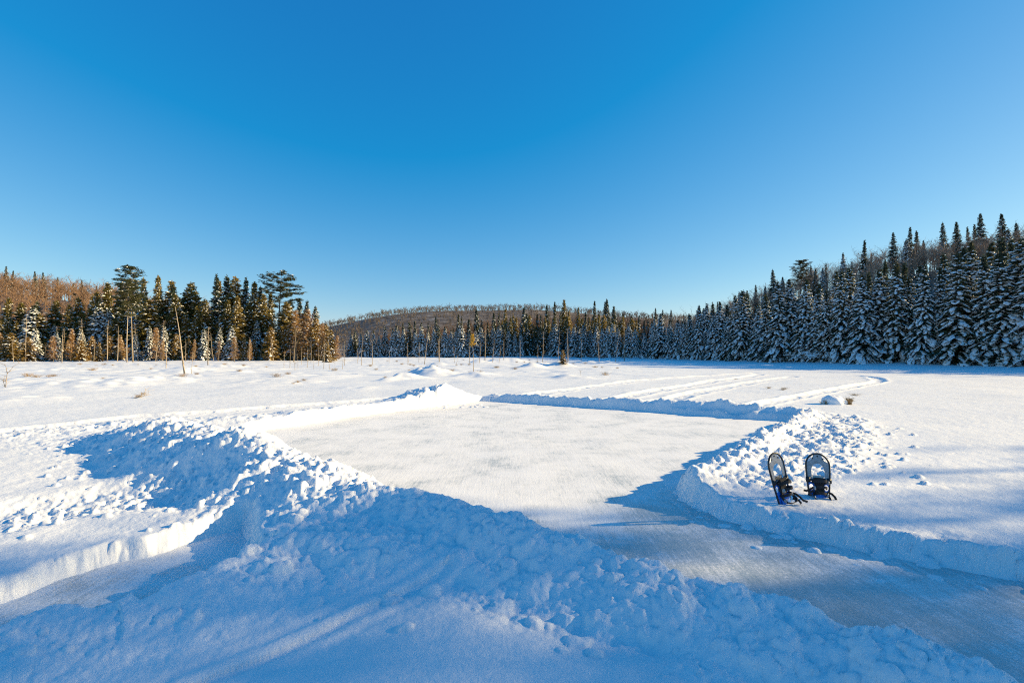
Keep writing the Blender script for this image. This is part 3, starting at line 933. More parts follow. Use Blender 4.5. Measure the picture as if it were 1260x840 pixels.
# right shore, in its own shade: front row, second row, and crowns that top the skyline
TOPX = [780, 800, 830, 860, 900, 940, 1000, 1050, 1085, 1121, 1160, 1200, 1235, 1300, 1500]
TOPY = [397, 394, 389, 381, 368, 355, 343, 333, 322, 330, 316, 303, 297, 300, 290]
items = []; c = 784.0
while c < 1330:
    items.append((c, shore(c) + rnd.uniform(0.3, 2.0), float(np.interp(c, TOPX, TOPY)) + rnd.uniform(-8, 20), rnd.choice(spruce_v), 10.0, rnd.uniform(.8, 1.2)))
    c += rnd.uniform(.6, 1.35) * (700.0 / shore(c)) * 1.25
place_set(items, lambda i, n, c: 'snow-laden spruce in blue shade, front row of the right shore, %s from the left' % nth(i), 'front row of the right shore forest', 'spruce_tree')
items = []; c = 792.0
while c < 1340:
    items.append((c, shore(c) + rnd.uniform(4, 8), float(np.interp(c, TOPX, TOPY)) + rnd.uniform(-6, 10), rnd.choice(spruce_v + slim_v), 10.0, rnd.uniform(.8, 1.05)))
    c += rnd.uniform(.7, 1.3) * (700.0 / shore(c)) * 1.6
place_set(items, lambda i, n, c: 'snowy spruce crown rising behind the front row of the right shore, %s from the left' % nth(i), 'second row of the right shore forest', 'spruce_tree')
items = []
for c, top, k in [(952, 331, 'd'), (964, 341, 'd'), (1003, 330, 'd'), (1016, 324, 's'), (1048, 322, 's'), (1062, 296, 's'), (1072, 312, 's'), (1099, 286, 's'), (1119, 279, 's'), (1128, 284, 's'), (1135, 296, 's'),
                  (1163, 273, 'd'), (1178, 273, 'd'), (1193, 279, 's'), (1208, 263, 'd'), (1200, 276, 's'), (1234, 263, 'd'), (1254, 274, 'd'), (1282, 262, 'd'), (862, 380, 's'), (884, 371, 's'), (908, 359, 's'), (930, 350, 'd'), (842, 386, 's'), (826, 381, 's'), (815, 381, 's'), (806, 379, 's')]:
    Y = float(np.interp(c, CR_X, CR_Y)) * rnd.uniform(.86, 1.0)
    items.append((c, Y, top, rnd.choice(dark_v if k == 'd' else slim_v), 10.0, rnd.uniform(.8, 1.05)))
place_set(items, lambda i, n, c: 'pointed conifer on the right hill breaking the skyline, %s from the left' % nth(i), 'skyline conifers of the right hill', 'spruce_tree')
items = []
for k in range(18):
    c = 840 + 430 * (k + rnd.random()) / 18
    lo, hi = shore(c) + 10, float(np.interp(c, CR_X, CR_Y))
    t = rnd.uniform(.15, .9); Y = lo + (hi - lo) * t
    z = ground_h(px_at(c, Y), Y); H = rnd.uniform(5.0, 7.5)
    items.append((c, Y, HY - (z + H - CAM_H) / Y * F, rnd.choice(spruce_v + slim_v), 10.0, rnd.uniform(.75, 1.0)))
place_set(items, lambda i, n, c: 'frosted spruce among the bare woods on the right hillside, %s from the left' % nth(i), 'hillside spruces of the right shore', 'spruce_tree')
pm = pine_meshes('ragged_pine', 300, 10, .3, .35, 1.7, .8)
X, Y = px_at(986, 100), 100; z = ground_h(X, Y) - .1
plant('pine_tree', pm, X, Y, z, height_for(321, Y, z) / 10, .3, 'dense dark ragged pine topping the right hill near its middle', 'tree', None)

# far shore wall across the lake
items = []; c = 424.0
while c < 790:
    top = float(np.interp(c, [424, 450, 480, 520, 600, 700, 760, 790], [417, 409, 404, 401, 404, 402, 401, 399]))
    items.append((c, shore(c) + rnd.uniform(.5, 3), top + rnd.uniform(-6, 7), rnd.choice(spruce_v + dark_v), 10.0, rnd.uniform(1.0, 1.3)))
    c += rnd.uniform(5.5, 8.8)
place_set(items, lambda i, n, c: 'small shaded snowy spruce at the lake edge of the far shore, %s from the left' % nth(i), 'lake-edge spruces of the far shore', 'spruce_tree')
items = []
for c, top in [(497, 397), (511, 394), (518, 396), (528, 391), (536, 377), (547, 393), (558, 392), (564, 376), (567, 381), (577, 392), (588, 379), (592, 385), (601, 396), (607, 384), (613, 378), (621, 379), (633, 387), (643, 377), (649, 384), (661, 376), (665, 381),
               (673, 373), (683, 370), (689, 384), (694, 367), (701, 380), (712, 371), (720, 373), (725, 382), (731, 369), (738, 384), (743, 370), (748, 367), (756, 375), (763, 386), (768, 373), (776, 388), (785, 376), (797, 384)]:
    Y = shore(c) + rnd.uniform(10, 26)
    items.append((c, Y, top + (1 if rnd.random() < .5 else rnd.uniform(6, 13)), rnd.choice(fir_v + slim_v + dark_v if 620 < c < 770 else dark_v + slim_v), 10.0, rnd.uniform(.75, .95)))
place_set(items, lambda i, n, c: 'taller spruce standing above the far shore wall, %s from the left' % nth(i), 'tall conifers above the far shore', 'spruce_tree')
items = []
for k in range(34):
    c = 610 + 176 * (k + rnd.random()) / 34
    items.append((c, shore(c) + rnd.uniform(4, 9), rnd.uniform(386, 404), rnd.choice(fir_v), 10.0, rnd.uniform(.8, 1.1)))
place_set(items, lambda i, n, c: 'sunlit olive fir in the middle of the far shore wall, %s from the left' % nth(i), 'sunlit firs of the far shore', 'fir_tree')

# left shore, in the sun
items = []
for c, top, k in [(96, 366, 'd'), (112, 362, 'd'), (132, 347, 'd'), (121, 358, 'd'), (147, 352, 'd'), (178, 341, 'd'), (195, 338, 'd'), (208, 345, 'd'), (216, 351, 's'), (235, 347, 'd'), (246, 358, 'd'), (262, 337, 's'), (269, 343, 'd'), (280, 339, 'd'),
                  (291, 340, 'd'), (300, 341, 's'), (310, 346, 'd'), (320, 352, 'd'), (332, 360, 'd'), (368, 367, 's'), (376, 369, 'd'), (386, 384, 'd'), (354, 374, 'd'), (24, 372, 'd'), (44, 370, 'd'), (66, 369, 'd'), (84, 374, 'd'), (160, 362, 'd'), (226, 360, 'd'), (6, 366, 'd')]:
    items.append((c, shore(c) + rnd.uniform(4, 9), top, rnd.choice(slim_v if k == 's' else dark_v[:1] + fir_v), 10.0, rnd.uniform(.85, 1.3)))
place_set(items, lambda i, n, c: 'tall dark conifer forming the skyline of the left shore, %s from the left' % nth(i), 'tall conifers of the left shore', 'spruce_tree')
items = []; c = -60.0
while c < 400:
    top = float(np.interp(c, [-60, 60, 140, 220, 300, 380, 400], [388, 391, 384, 376, 373, 385, 400]))
    items.append((c, shore(c) + rnd.uniform(1.2, 4), top + rnd.uniform(-16, 18), rnd.choice(fir_v + spruce_v[:2] + fir_v), 10.0, rnd.uniform(1.1, 1.55)))
    c += rnd.uniform(7, 13)
place_set(items, lambda i, n, c: 'snow-dusted olive fir in the sunlit belt of the left shore, %s from the left' % nth(i), 'middle belt firs of the left shore', 'fir_tree')
items = []; c = -40.0
while c < 404:
    top = float(np.interp(c, [-40, 100, 250, 330, 404], [420, 417, 412, 402, 408]))
    items.append((c, shore(c) - rnd.uniform(.5, 4.5), top + rnd.uniform(-8, 12), rnd.choice(cedar_v + spruce_v[:2] if c < 330 else cedar_v), 10.0 if False else 8.0, rnd.uniform(1.0, 1.3)))
    c += rnd.uniform(10, 22)
place_set(items, lambda i, n, c: 'low bushy snow-flecked evergreen at the front of the left shore, %s from the left' % nth(i), 'low evergreens fronting the left shore', 'young_fir')
items = []
for c, top in [(-20, 330), (8, 327), (15, 333), (43, 334), (53, 335), (71, 341), (91, 348), (101, 344), (119, 352)]:
    items.append((c, float(np.interp(c, CR_X, CR_Y)) * rnd.uniform(.8, .95), top, rnd.choice(dark_v), 10.0, rnd.uniform(.8, 1.0)))
place_set(items, lambda i, n, c: 'small dark spire on the skyline of the brown left hill, %s from the left' % nth(i), 'skyline conifers of the left hill', 'spruce_tree')
# golden tamaracks and cedars at the tip of the left shore
items = [(c, 78.0 + rnd.uniform(-2, 1.5), top, rnd.choice(ms), h0, w) for c, top, ms, h0, w in
         [(364, 381, larch_v, 8, 1.5), (371, 385, larch_v, 8, 1.6), (380, 379, larch_v, 8, 1.4), (389, 391, cedar_v, 7, 1.1), (395, 397, larch_v, 8, 1.5), (401, 399, cedar_v, 7, 1.1), (408, 405, cedar_v, 7, 1.1), (414, 412, larch_v, 8, 1.5), (356, 396, cedar_v, 7, 1.1), (376, 396, larch_v, 8, 1.6), (347, 402, cedar_v, 7, 1.1), (385, 403, cedar_v, 7, 1.0)]]
place_set(items, lambda i, n, c: 'golden sunlit tree at the right tip of the left shore, %s from the left' % nth(i), 'golden trees at the tip of the left shore', 'tamarack_tree')
items = []
for k in range(17):
    c = -10 + 350 * (k + rnd.random()) / 17
    items.append((c, shore(c) - rnd.uniform(2, 7), rnd.uniform(398, 428), rnd.choice(larch_v + cedar_v[:1]), 8.0, rnd.uniform(1.1, 1.9)))
place_set(items, lambda i, n, c: 'tan sunlit bush fringing the front of the left shore, %s from the left' % nth(i), 'tan bushes fringing the left shore', 'tamarack_bush', 'bush')
# the flat-topped pine and the pale-stemmed pair
pm = pine_meshes('flat_topped_pine', 310, 14, .15, .48, 2.5, 1.0)
Y = 86.0; X = px_at(342, Y); z = ground_h(X, Y) - .1
plant('pine_tree', pm, X, Y, z, height_for(336, Y, z) / 14, 1.1, 'tall pine with open flat tiers standing above the left shore forest', 'tree', None)
pm2 = pine_meshes('clear_stem_pine', 321, 14, .2, .58, 1.5, 1.3, .007)
for c, top, yb, lab in ((163, 331, 446, 'tallest pale bare-stemmed pine on the left shore, ragged crown at its top'), (157, 346, 446.5, 'shorter pale-stemmed pine leaning beside the tallest bare-stemmed one')):
    Y = (CAM_H - SN) * F / (yb - HY); X = px_at(c, Y); z = ground_h(X, Y) - .15
    t_ = plant('pine_tree', pm2, X, Y, z, height_for(top, Y, z) / 14, c * .3, lab, 'tree', None)
    for ch in t_.children:
        if ch.name.startswith('trunk'):
            ch.data = ch.data.copy(); ch.data.materials[0] = M['dead']

# ------------------------------------------------------------------ snags, saplings and tufts on the bog
snags = [(228, 377, 461, -.16, 'slender leaning dead trunk in front of the left shore firs', 0.06, 10), (236, 432, 461, .02, 'short thin dead stem just right of the slender leaning trunk', .05, 6),
         (204, 412, 456, .03, 'pair-like thin dead stem with side twigs left of the leaning trunk', .05, 12), (26, 392, 443, .14, 'leaning pale dead stem before the dark firs at far left', .06, 10), (76, 404, 447, .08, 'pale dead stem in front of the leftmost firs', .05, 9),
         (256, 402, 452, .02, 'shaggy grey dead spruce before the left shore forest', .06, 46),
         (445, 414, 450, .02, 'bare straight snag alone on the bog by the golden trees', .05, 5), (441, 431, 443, .05, 'broken stump close to the straight snag', .09, 3), (424, 420, 449, .0, 'twiggy grey sapling right of the golden trees', .05, 24),
         (501, 434, 449, .0, 'short broken stake on the bog near the lake centre', .05, 2), (522, 408, 448, .13, 'leaning pale snag before the far shore', .06, 5), (540, 416, 449, .0, 'brushy dead spruce on a snow mound before the far shore', .05, 40),
         (578, 415, 448, -.01, 'grey twiggy snag just left of the yellow-topped tamarack', .05, 18), (597, 400, 446, .02, 'tall pale snag right of the yellow-topped tamarack', .06, 20), (606, 417, 446, .06, 'twiggy leaning snag in the cluster before the far shore', .05, 18),
         (614, 425, 446, .1, 'low crooked snag at the right end of the far cluster', .05, 16), (561, 437, 449, .2, 'low tilted twiggy stick on the bog', .04, 8), (768, 400, 444, .0, 'pale grey dead spruce before the dark right end of the far shore', .06, 34),
         (714, 454, 462, 0, 'single thin stake stuck in the snow beyond the far bank', .03, 2),
         (687, 409, 452, .03, 'tall thin stem of the shrub cluster before the far shore', .04, 12), (699, 403, 451, -.03, 'twiggy upright sapling beside the shrub cluster', .04, 22)]
for i, (c, top, yb, lean, lab, r0, st) in enumerate(snags):
    Y = (CAM_H - SN) * F / (yb - HY); X = px_at(c, Y); z = ground_h(X, Y)
    H = max(height_for(top, Y, z), .25)
    ms = snag_mesh('snag%d' % i, 400 + i, H, lean * .9, st, r0 * min(1.3, max(.35, H / 4)) * .85, br=.16 * H ** .8)
    plant('dead_tree', ms, X, Y, z, 1.0, 0, lab, 'snag', None)
ylw = larch_meshes('yellow_tamarack', 450, 4.5, .75, 'yellow', 2.0, .72, .05)
Y = (CAM_H - SN) * F / (459.5 - HY); X = px_at(583, Y); z = ground_h(X, Y) - .1
plant('tamarack_tree', ylw, X, Y, z, height_for(410, Y, z) / 4.5, 0, 'thin tamarack with a tuft of bright yellow needles at its top', 'tree', None)
for c, top, yb, w, lab in ((693, 430, 452.5, 1.3, 'olive bushy shrub on the bog before the far shore'), (403, 420, 446, 1.1, 'low golden bush at the very tip of the left shore')):
    Y = (CAM_H - SN) * F / (yb - HY); X = px_at(c, Y); z = ground_h(X, Y) - .1
    s = height_for(top, Y, z) / 7
    plant('shrub', cedar_v[0], X, Y, z, (s * w, s * w, s), 1, lab, 'shrub', None)
fringe = [snag_mesh('fringe%d' % k, 460 + k, 5.0, .04 * (k - 2), 30, .055, br=.7) for k in range(5)]
for i in range(22):
    c = 5 + 380 * (i + rnd.random()) / 22
    Y = shore(c) - rnd.uniform(3, 12); X = px_at(c, Y); z = ground_h(X, Y)
    plant('dead_tree', fringe[i % 5], X, Y, z, rnd.uniform(.5, 1.25), rnd.uniform(0, 6), 'thin pale dead stem in front of the left shore trees, %s from the left' % nth(i), 'snag', 'dead stems fronting the left shore')
# thin dead saplings standing in the snow before the tip of the left shore
cols = [349, 357, 363, 367, 371, 378, 386, 392, 398, 406, 412, 421]
sap = [snag_mesh('sapling%d' % k, 470 + k, 2.2, .05 * (k - 1), 8, .025, br=.3) for k in range(3)]
for i, c in enumerate(cols):
    yb = rnd.uniform(447, 459); Y = (CAM_H - SN) * F / (yb - HY); X = px_at(c, Y); z = ground_h(X, Y)
    plant('dead_sapling', sap[i % 3], X, Y, z, rnd.uniform(.5, 1.0), rnd.uniform(0, 6), 'thin dead sapling in the snow below the golden trees, %s from the left' % nth(i), 'sapling', 'dead saplings before the golden trees')


for i in range(16):
    c = 430 + 340 * (i + rnd.random()) / 16
    yb = rnd.uniform(443.5, 449); Y = (CAM_H - SN) * F / (yb - HY); X = px_at(c, Y); z = ground_h(X, Y)
    plant('dead_sapling', (sap + fringe)[i % 8], X, Y, z, rnd.uniform(.5, 1.0) * (1.3 if i % 8 < 3 else .75), rnd.uniform(0, 6), 'thin twiggy sapling on the bog before the far shore, %s from the left' % nth(i), 'sapling', 'saplings before the far shore')


def tuft_mesh(name, seed, n, hgt, spread, mat):
    r = np.random.default_rng(seed)
    b = MB()
    a = np.stack([r.normal(0, spread * .35, n), r.normal(0, spread * .35, n), np.full(n, -.05)], 1)
    e = a + np.stack([r.normal(0, spread * .6, n), r.normal(0, spread * .6, n), hgt * r.uniform(.35, 1, n) + .05], 1)
    b.slivers(a, e, .014 + .01 * hgt)
    m_ = a + (e - a) * .6
    b.slivers(m_, m_ + np.stack([r.normal(0, spread * .5, n), r.normal(0, spread * .5, n), hgt * r.uniform(0, .4, n)], 1), .012)
    return b.mesh(name, M[mat], False)


tm = [tuft_mesh('tuft%d' % k, 500 + k, 46, .35, .35, 'sedge') for k in range(4)]
spots = [(35, 463), (45, 464), (67, 463), (62, 463.5), (98, 449), (128, 449), (139, 450), (118, 450), (170, 489), (176, 486), (242, 462), (300, 452), (328, 452), (361, 472), (366, 471), (474, 468), (494, 449), (509, 450), (517, 451), (532, 458), (543, 457), (548, 456), (556, 459), (578, 461), (590, 460), (586, 459), (562, 450), (568, 449), (636, 446), (645, 446), (652, 447), (669, 448), (671, 446), (701, 450), (706, 451), (720, 448), (725, 446), (738, 446), (745, 462), (735, 447), (905, 466), (946, 478), (963, 480), (966, 479)]
spots += [(rnd.uniform(5, 420), rnd.uniform(446, 470)) for _ in range(14)] + [(rnd.uniform(430, 760), rnd.uniform(443.5, 456)) for _ in range(22)]
spots.sort()
for i, (c, yb) in enumerate(spots):
    Y = (CAM_H - SN) * F / (yb - HY); X = px_at(c, Y); z = ground_h(X, Y)
    o = link('sedge_tuft', tm[i % 4])
    s = rnd.uniform(.4, 1.0) * (0.55 if yb > 465 else .9)
    if c > 890: s = .35
    o.location = (X, Y, z); o.scale = (s * .8, s * .8, s * .9); o.rotation_euler.z = rnd.uniform(0, 6)
    tag(o, 'small tuft of dry sedge poking through the snow of the bog, %s from the left' % nth(i), 'grass tuft', 'dry sedge tufts on the bog')


# bare shrub at the left frame edge
def twig_shrub(name, seed, stems):
    r = random.Random(seed); b = MB()
    for st in stems:
        b.tube(st, [0.012 - 0.008 * i / (len(st) - 1) for i in range(len(st))], 5)
        for i in range(1, len(st)):
            for q in range(4):
                p = np.array(st[i - 1]) + (np.array(st[i]) - np.array(st[i - 1])) * r.random()
                e = p + np.array([r.uniform(-.28, .28), r.uniform(-.2, .2), r.uniform(-.02, .16)])
                b.slivers([p], [e], [.012])
    return b.mesh(name, M['dead'], True)


Y = (CAM_H - SN) * F / (478 - HY); X = px_at(7, Y); z = ground_h(X, Y)
o = link('bare_shrub', twig_shrub('bare_shrub', 5, [[(0, 0, -.1), (.02, 0, .25), (.06, 0, .5), (.25, .05, .78), (.5, .05, .92)], [(.02, 0, .2), (-.2, 0, .3), (-.5, 0, .36)], [(.06, 0, .5), (-.05, .05, .8), (-.35, 0, .95)], [(0, 0, -.1), (-.08, 0, .2), (-.1, .05, .42)]]))
o.location = (X, Y, z)
tag(o, 'bare crooked shrub branch poking out of the snow at the left edge', 'shrub')
Y = (CAM_H - SN) * F / (490 - HY); X = px_at(171, Y); z = ground_h(X, Y)
o = link('fallen_twig', twig_shrub('fallen_twig', 6, [[(-.25, 0, -.02), (0, 0, .03), (.14, .02, .14), (.2, 0, .26)], [(0, 0, .03), (.1, .05, .05), (.2, .1, .1)]]))
o.location = (X, Y, z)
tag(o, 'small forked twig sticking up from the smooth snow on the left', 'twig')

# ------------------------------------------------------------------ bare hardwoods on the hills (one mass each)


def hardwoods(name, pts, Hm, twigs, w, mat, label, seed):
    global rng
    rng = np.random.default_rng(seed)
    b = MB()
    n = len(pts)
    base = np.array(pts, float)
    H = Hm * rng.uniform(.7, 1.2, n)
    top = base + np.stack([rng.normal(0, .4, n), rng.normal(0, .4, n), H * .8], 1)
    b.slivers(base - np.array([0, 0, .3]), top, .028 * H)
    # limbs rise from the stem, twigs fan from the limbs
    k1 = max(4, twigs // 7)
    for i in range(k1):
        t = rng.uniform(.3, .8, n)[:, None]
        a = base + (top - base) * t
        an = rng.uniform(0, 6.28, n); L = H * rng.uniform(.18, .36, n)
        e = a + np.stack([np.cos(an) * L * .8, np.sin(an) * L * .8, L * rng.uniform(.5, 1.1, n)], 1)
        b.slivers(a, e, w * 1.8)
        for q in range(7):
            s = rng.uniform(.25, 1, n)[:, None]
            p = a + (e - a) * s
            l2 = H * rng.uniform(.06, .16, n)
            d = rng.normal(size=(n, 3)); d[:, 2] = np.abs(d[:, 2]) * .9 + .2
            d /= np.linalg.norm(d, axis=1, keepdims=True)
            b.slivers(p, p + d * l2[:, None], w)
    o = link(name, b.mesh(name, M[mat]))
    return tag(o, label, 'trees', None, 'stuff')


def hill_points(c0, c1, n, ya, yb_, seed, crest=True):
    r = np.random.default_rng(seed)
    c = r.uniform(c0, c1, n)
    t = r.random(n) ** .8
    lo = np.interp(c, SH_X, SH_Y) + ya if crest else np.full(n, ya)
    hi = np.interp(c, CR_X, CR_Y) * yb_ if crest else np.full(n, yb_)
    Y = lo + (hi - lo) * t
    X = (c - CX) / F * Y
    h, _, _ = terrain(X, Y)
    return np.stack([X, Y, h], 1)


hardwoods('hardwood_forest', hill_points(-160, 330, 620, 14, 1.06, 61), 9, 98, .075, 'twig', 'leafless reddish-brown woods on the sunlit left hill', 71)
hardwoods('hardwood_forest', hill_points(800, 1400, 700, 9, 1.08, 62), 6.5, 98, .04, 'sunlit_twig', 'leafless brown woods covering the right hill above the spruces', 72)
hardwoods('hardwood_forest', hill_points(470, 810, 560, 16, 1.08, 63), 7.0, 70, .06, 'twig', 'leafless brown woods behind the far shore conifers', 73)
hardwoods('hardwood_forest', hill_points(360, 900, 2700, 330, 690, 64, False), 9.0, 30, .24, 'far_twig', 'grey-brown leafless forest on the distant rounded hill', 74)

# woods right of the frame that keep the right shore and the lake edge in shade
mass_f, mass_t, mass_s = [], [], []
b1, b2 = MB(), MB()
rs = np.random.default_rng(81)
row_c = []
c_ = 1338.0
while c_ < 2350:
    row_c += [(c_, .03), (c_ + 10, .10)]
    c_ += 1.9 / shore(c_) * F * .75
for k in range(200 + len(row_c)):
    c = rs.uniform(1370, 2450); t = rs.random()
    if k >= 200: c, t = row_c[k - 200]
    lo, hi = shore(c) + 1, float(np.interp(c, CR_X, CR_Y)) * 1.05
    Y = lo + (hi - lo) * t; X = px_at(c, Y); z = ground_h(X, Y) - .2
    H = rs.uniform(7, 10.5) if k < 200 else rs.uniform(9.5, 12)
    b2.tube([(X, Y, z), (X, Y, z + H)], [.14, .02], 5)
    n = 90 if k < 200 else 260
    q = rs.random(n); rr = (1 - q) * H * .17 + .15; an = rs.uniform(0, 6.28, n)
    base = np.stack([X + 0 * q, Y + 0 * q, z + .6 + q * (H - .5)], 1)
    b1.blades(base, np.stack([np.cos(an), np.sin(an), np.full(n, -.3)], 1), rr * rs.uniform(.8, 1.3, n), rr * .75 + .15, np.stack([rs.normal(0, .3, n), rs.normal(0, .3, n), np.ones(n)], 1))
wood = tag(empty('spruce_forest', (px_at(1900, 40), 40, 0)), 'dark spruce wood rising beyond the right edge of the frame', 'trees', None, 'stuff')
for nm, b, m in (('crowns', b1, 'spruce'), ('trunks', b2, 'bark')):
    o = link(nm, b.mesh(nm, M[m]), wood); o.matrix_parent_inverse = Matrix.Translation(-Vector(wood.location))

# trees standing to the right of the photographer, their shade lies over the foreground
shade_kinds = [conifer_meshes('sparse_spruce', 250 + i, rad=[1.7, 1.9][i], snow=.1, pad=.6, slim=.7, gap=.74, dens=.42, ragged=.6, need_r=.62) for i in range(2)]
shade_kinds += [pine_meshes('tall_shade_pine', 334, 10, .0, .55, .85, .7, .0125, 3), pine_meshes('shade_pine', 333, 10, .1, .42, 1.1, .8, .0125, 6)]
shade_trees = [(3, 44.71, 6.53, 18.6, 2.35), (0, 33.69, 6.13, 14.0, 5.12), (1, 47.86, 2.12, 19.1, 0.97), (0, 41.21, 6.56, 14.9, 0.86), (3, 36.37, 3.93, 23.3, 2.78), (0, 33.34, 9.6, 10, 4.36), (0, 29.77, 1.98, 18.6, 5.91), (3, 40.21, 10.88, 11.2, 4.38), (1, 38.32, 10.28, 12.1, 5.76),
               (1, 42.43, 7.56, 25.2, 1.2), (1, 30.78, 5.45, 20.8, 5.04), (1, 33.29, 0.73, 24.5, 2.15), (3, 46.93, 5.91, 10.1, 4.8), (1, 44.4, 9.99, 15.3, 5.04), (0, 27.31, 1.67, 15.1, 1.08), (1, 31.81, 3.62, 17.7, 5.84), (0, 46.19, 10.61, 13.7, 3.88), (1, 37.39, 4.78, 19.4, 5.72),
               (1, 46.09, 12.42, 13.5, 5.64), (1, 39.14, 9.28, 15.7, 3.06), (3, 29.8, 4.97, 19.0, 0.78), (1, 37.98, 6.92, 17.7, 4.92), (3, 31.25, 7.27, 18.4, 3.84), (1, 36.97, 8.72, 11.9, 1.22), (0, 48.91, 3.55, 10.9, 3.65), (2, 34.78, 6.53, 24.0, 2.26)]
shade_trees += [(i % 2, 30 + 5 * (i % 3), -1.5 - 2.2 * i, 19.0, i) for i in range(5)]
for i, (k, x, y, H, rz) in enumerate(shade_trees):
    sc = H / 10
    t_ = plant('spruce_tree' if k < 2 else 'pine_tree', shade_kinds[k], x, y, -.15, (sc * .8, sc * .8, sc), rz,
               'evergreen outside the right edge whose shadow falls on the foreground, %s' % nth(i), 'tree', 'evergreens right of the camera')
    t_.rotation_euler = (0, 0, rz)

# ------------------------------------------------------------------ snow-capped tussock on the field
def dome(name, seed, rx, ry, rz, mat):
    bm = bmesh.new()
    bmesh.ops.create_icosphere(bm, subdivisions=4, radius=1)
    co = np.array([v.co[:] for v in bm.verts])
    k = 1 + 0.16 * fbm(co[:, 0] + co[:, 2] * .7, co[:, 1] - co[:, 2] * .5, 1.3, 3, seed)
    for v, q, c in zip(bm.verts, k, co):
        zz = c[2] if c[2] > 0 else c[2] * .4
        v.co = (c[0] * rx * q, c[1] * ry * q, zz * rz * q)
    me = bpy.data.meshes.new(name); bm.to_mesh(me); bm.free()
    me.polygons.foreach_set('use_smooth', [True] * len(me.polygons))
    me.materials.append(mat)
    return me


X, Y = P(1025, 497, SN); z = ground_h(X, Y)
root = tag(empty('snow_capped_tussock', (X, Y, z)), 'snow-capped grass hummock alone on the smooth snow beyond the right bank', 'hummock')
link('snow_cap', dome('snow_cap', 3, .27, .26, .24, M['tree_snow']), root)
c2 = link('snow_cap', dome('snow_cap_small', 8, .16, .16, .15, M['tree_snow']), root); c2.location = (.2, .02, .02)
gr = link('grass', tuft_mesh('hummock_grass', 530, 60, .22, .13, 'sedge'), root); gr.location = (.36, -.06, .02)
gr = link('grass', tuft_mesh('hummock_grass_side', 531, 26, .16, .09, 'sedge'), root); gr.location = (-.27, -.1, .0)
tag(gr, None)
X, Y = P(1052, 486.5, SN)
o = link('sedge_tuft', tm[1]); o.location = (X, Y, ground_h(X, Y)); o.scale = (.4, .4, .3)
tag(o, 'tiny dark tuft right of the snow-capped hummock on the smooth snow', 'grass tuft')

# ------------------------------------------------------------------ snowshoes stuck upright in the right bank
SL, SW = 0.64, 0.105


def shoe_outline(n=64, inset=0.0):
    pts = []
    for i in range(n):
        a = 2 * math.pi * i / n
        c, s = math.cos(a), math.sin(a)
        if s >= 0:
            x, y = SW * c, .53 + .11 * s
        else:
            t = -s
            x = (SW * (1 - t) + .062 * t) * math.copysign(abs(c) ** .45, c) if abs(c) > 1e-6 else 0
            y = .53 - .53 * t ** 1.0 if abs(c) > .35 else .53 - .53 * t
        pts.append((x, y))
    return pts


def tube_loop(b, pts, r, sides=8, closed=True):
    pts = [np.array(p, float) for p in pts]; n = len(pts); ring = []; f = []
    for i in range(n):
        t = pts[(i + 1) % n] - pts[i - 1] if closed else pts[min(i + 1, n - 1)] - pts[max(i - 1, 0)]
        t /= np.linalg.norm(t) + 1e-9
        a = np.cross(t, (0.02, 0.03, 1.0)); a /= np.linalg.norm(a) + 1e-9; c = np.cross(t, a)
        for k in range(sides):
            w = 2 * math.pi * k / sides
            ring.append(pts[i] + r * (math.cos(w) * a + math.sin(w) * c))
    for i in range(n if closed else n - 1):
        for k in range(sides):
            p, q = i * sides + k, i * sides + (k + 1) % sides
            p2, q2 = ((i + 1) % n) * sides + k, ((i + 1) % n) * sides + (k + 1) % sides
            f += [(p, q, q2), (p, q2, p2)]
    b.add(ring, f)


def plate(name, outer, holes, thick, mat, z0=0.0):
    bm = bmesh.new()
    es = []
    for loop in [outer] + holes:
        vs = [bm.verts.new((x, y, z0)) for x, y in loop]
        es += [bm.edges.new((vs[i], vs[(i + 1) % len(vs)])) for i in range(len(vs))]
    bmesh.ops.triangle_fill(bm, use_beauty=True, edges=es, normal=(0, 0, 1))
    r = bmesh.ops.extrude_face_region(bm, geom=list(bm.faces))
    bmesh.ops.translate(bm, verts=[g for g in r['geom'] if isinstance(g, bmesh.types.BMVert)], vec=(0, 0, thick))
    bmesh.ops.recalc_face_normals(bm, faces=bm.faces)
    me = bpy.data.meshes.new(name); bm.to_mesh(me); bm.free(); me.materials.append(mat)
    return me


def ribbon(b, pts, wdir, w, th=.004):
    """flat strap along pts, width direction per point"""
    pts = [np.array(p, float) for p in pts]; n = len(pts); v = []; f = []
    for i in range(n):
        t = pts[min(i + 1, n - 1)] - pts[max(i - 1, 0)]; t /= np.linalg.norm(t) + 1e-9
        d = np.array(wdir, float); d -= t * d.dot(t); d /= np.linalg.norm(d) + 1e-9
        nn = np.cross(t, d)
        v += [pts[i] + d * w / 2 + nn * th / 2, pts[i] - d * w / 2 + nn * th / 2, pts[i] - d * w / 2 - nn * th / 2, pts[i] + d * w / 2 - nn * th / 2]
    for i in range(n - 1):
        for k in range(4):
            a, c = i * 4 + k, i * 4 + (k + 1) % 4
            f += [(a, c, c + 4), (a, c + 4, a + 4)]
    f += [(0, 2, 1), (0, 3, 2), (4 * n - 4, 4 * n - 3, 4 * n - 2), (4 * n - 4, 4 * n - 2, 4 * n - 1)]
    b.add(v, f)


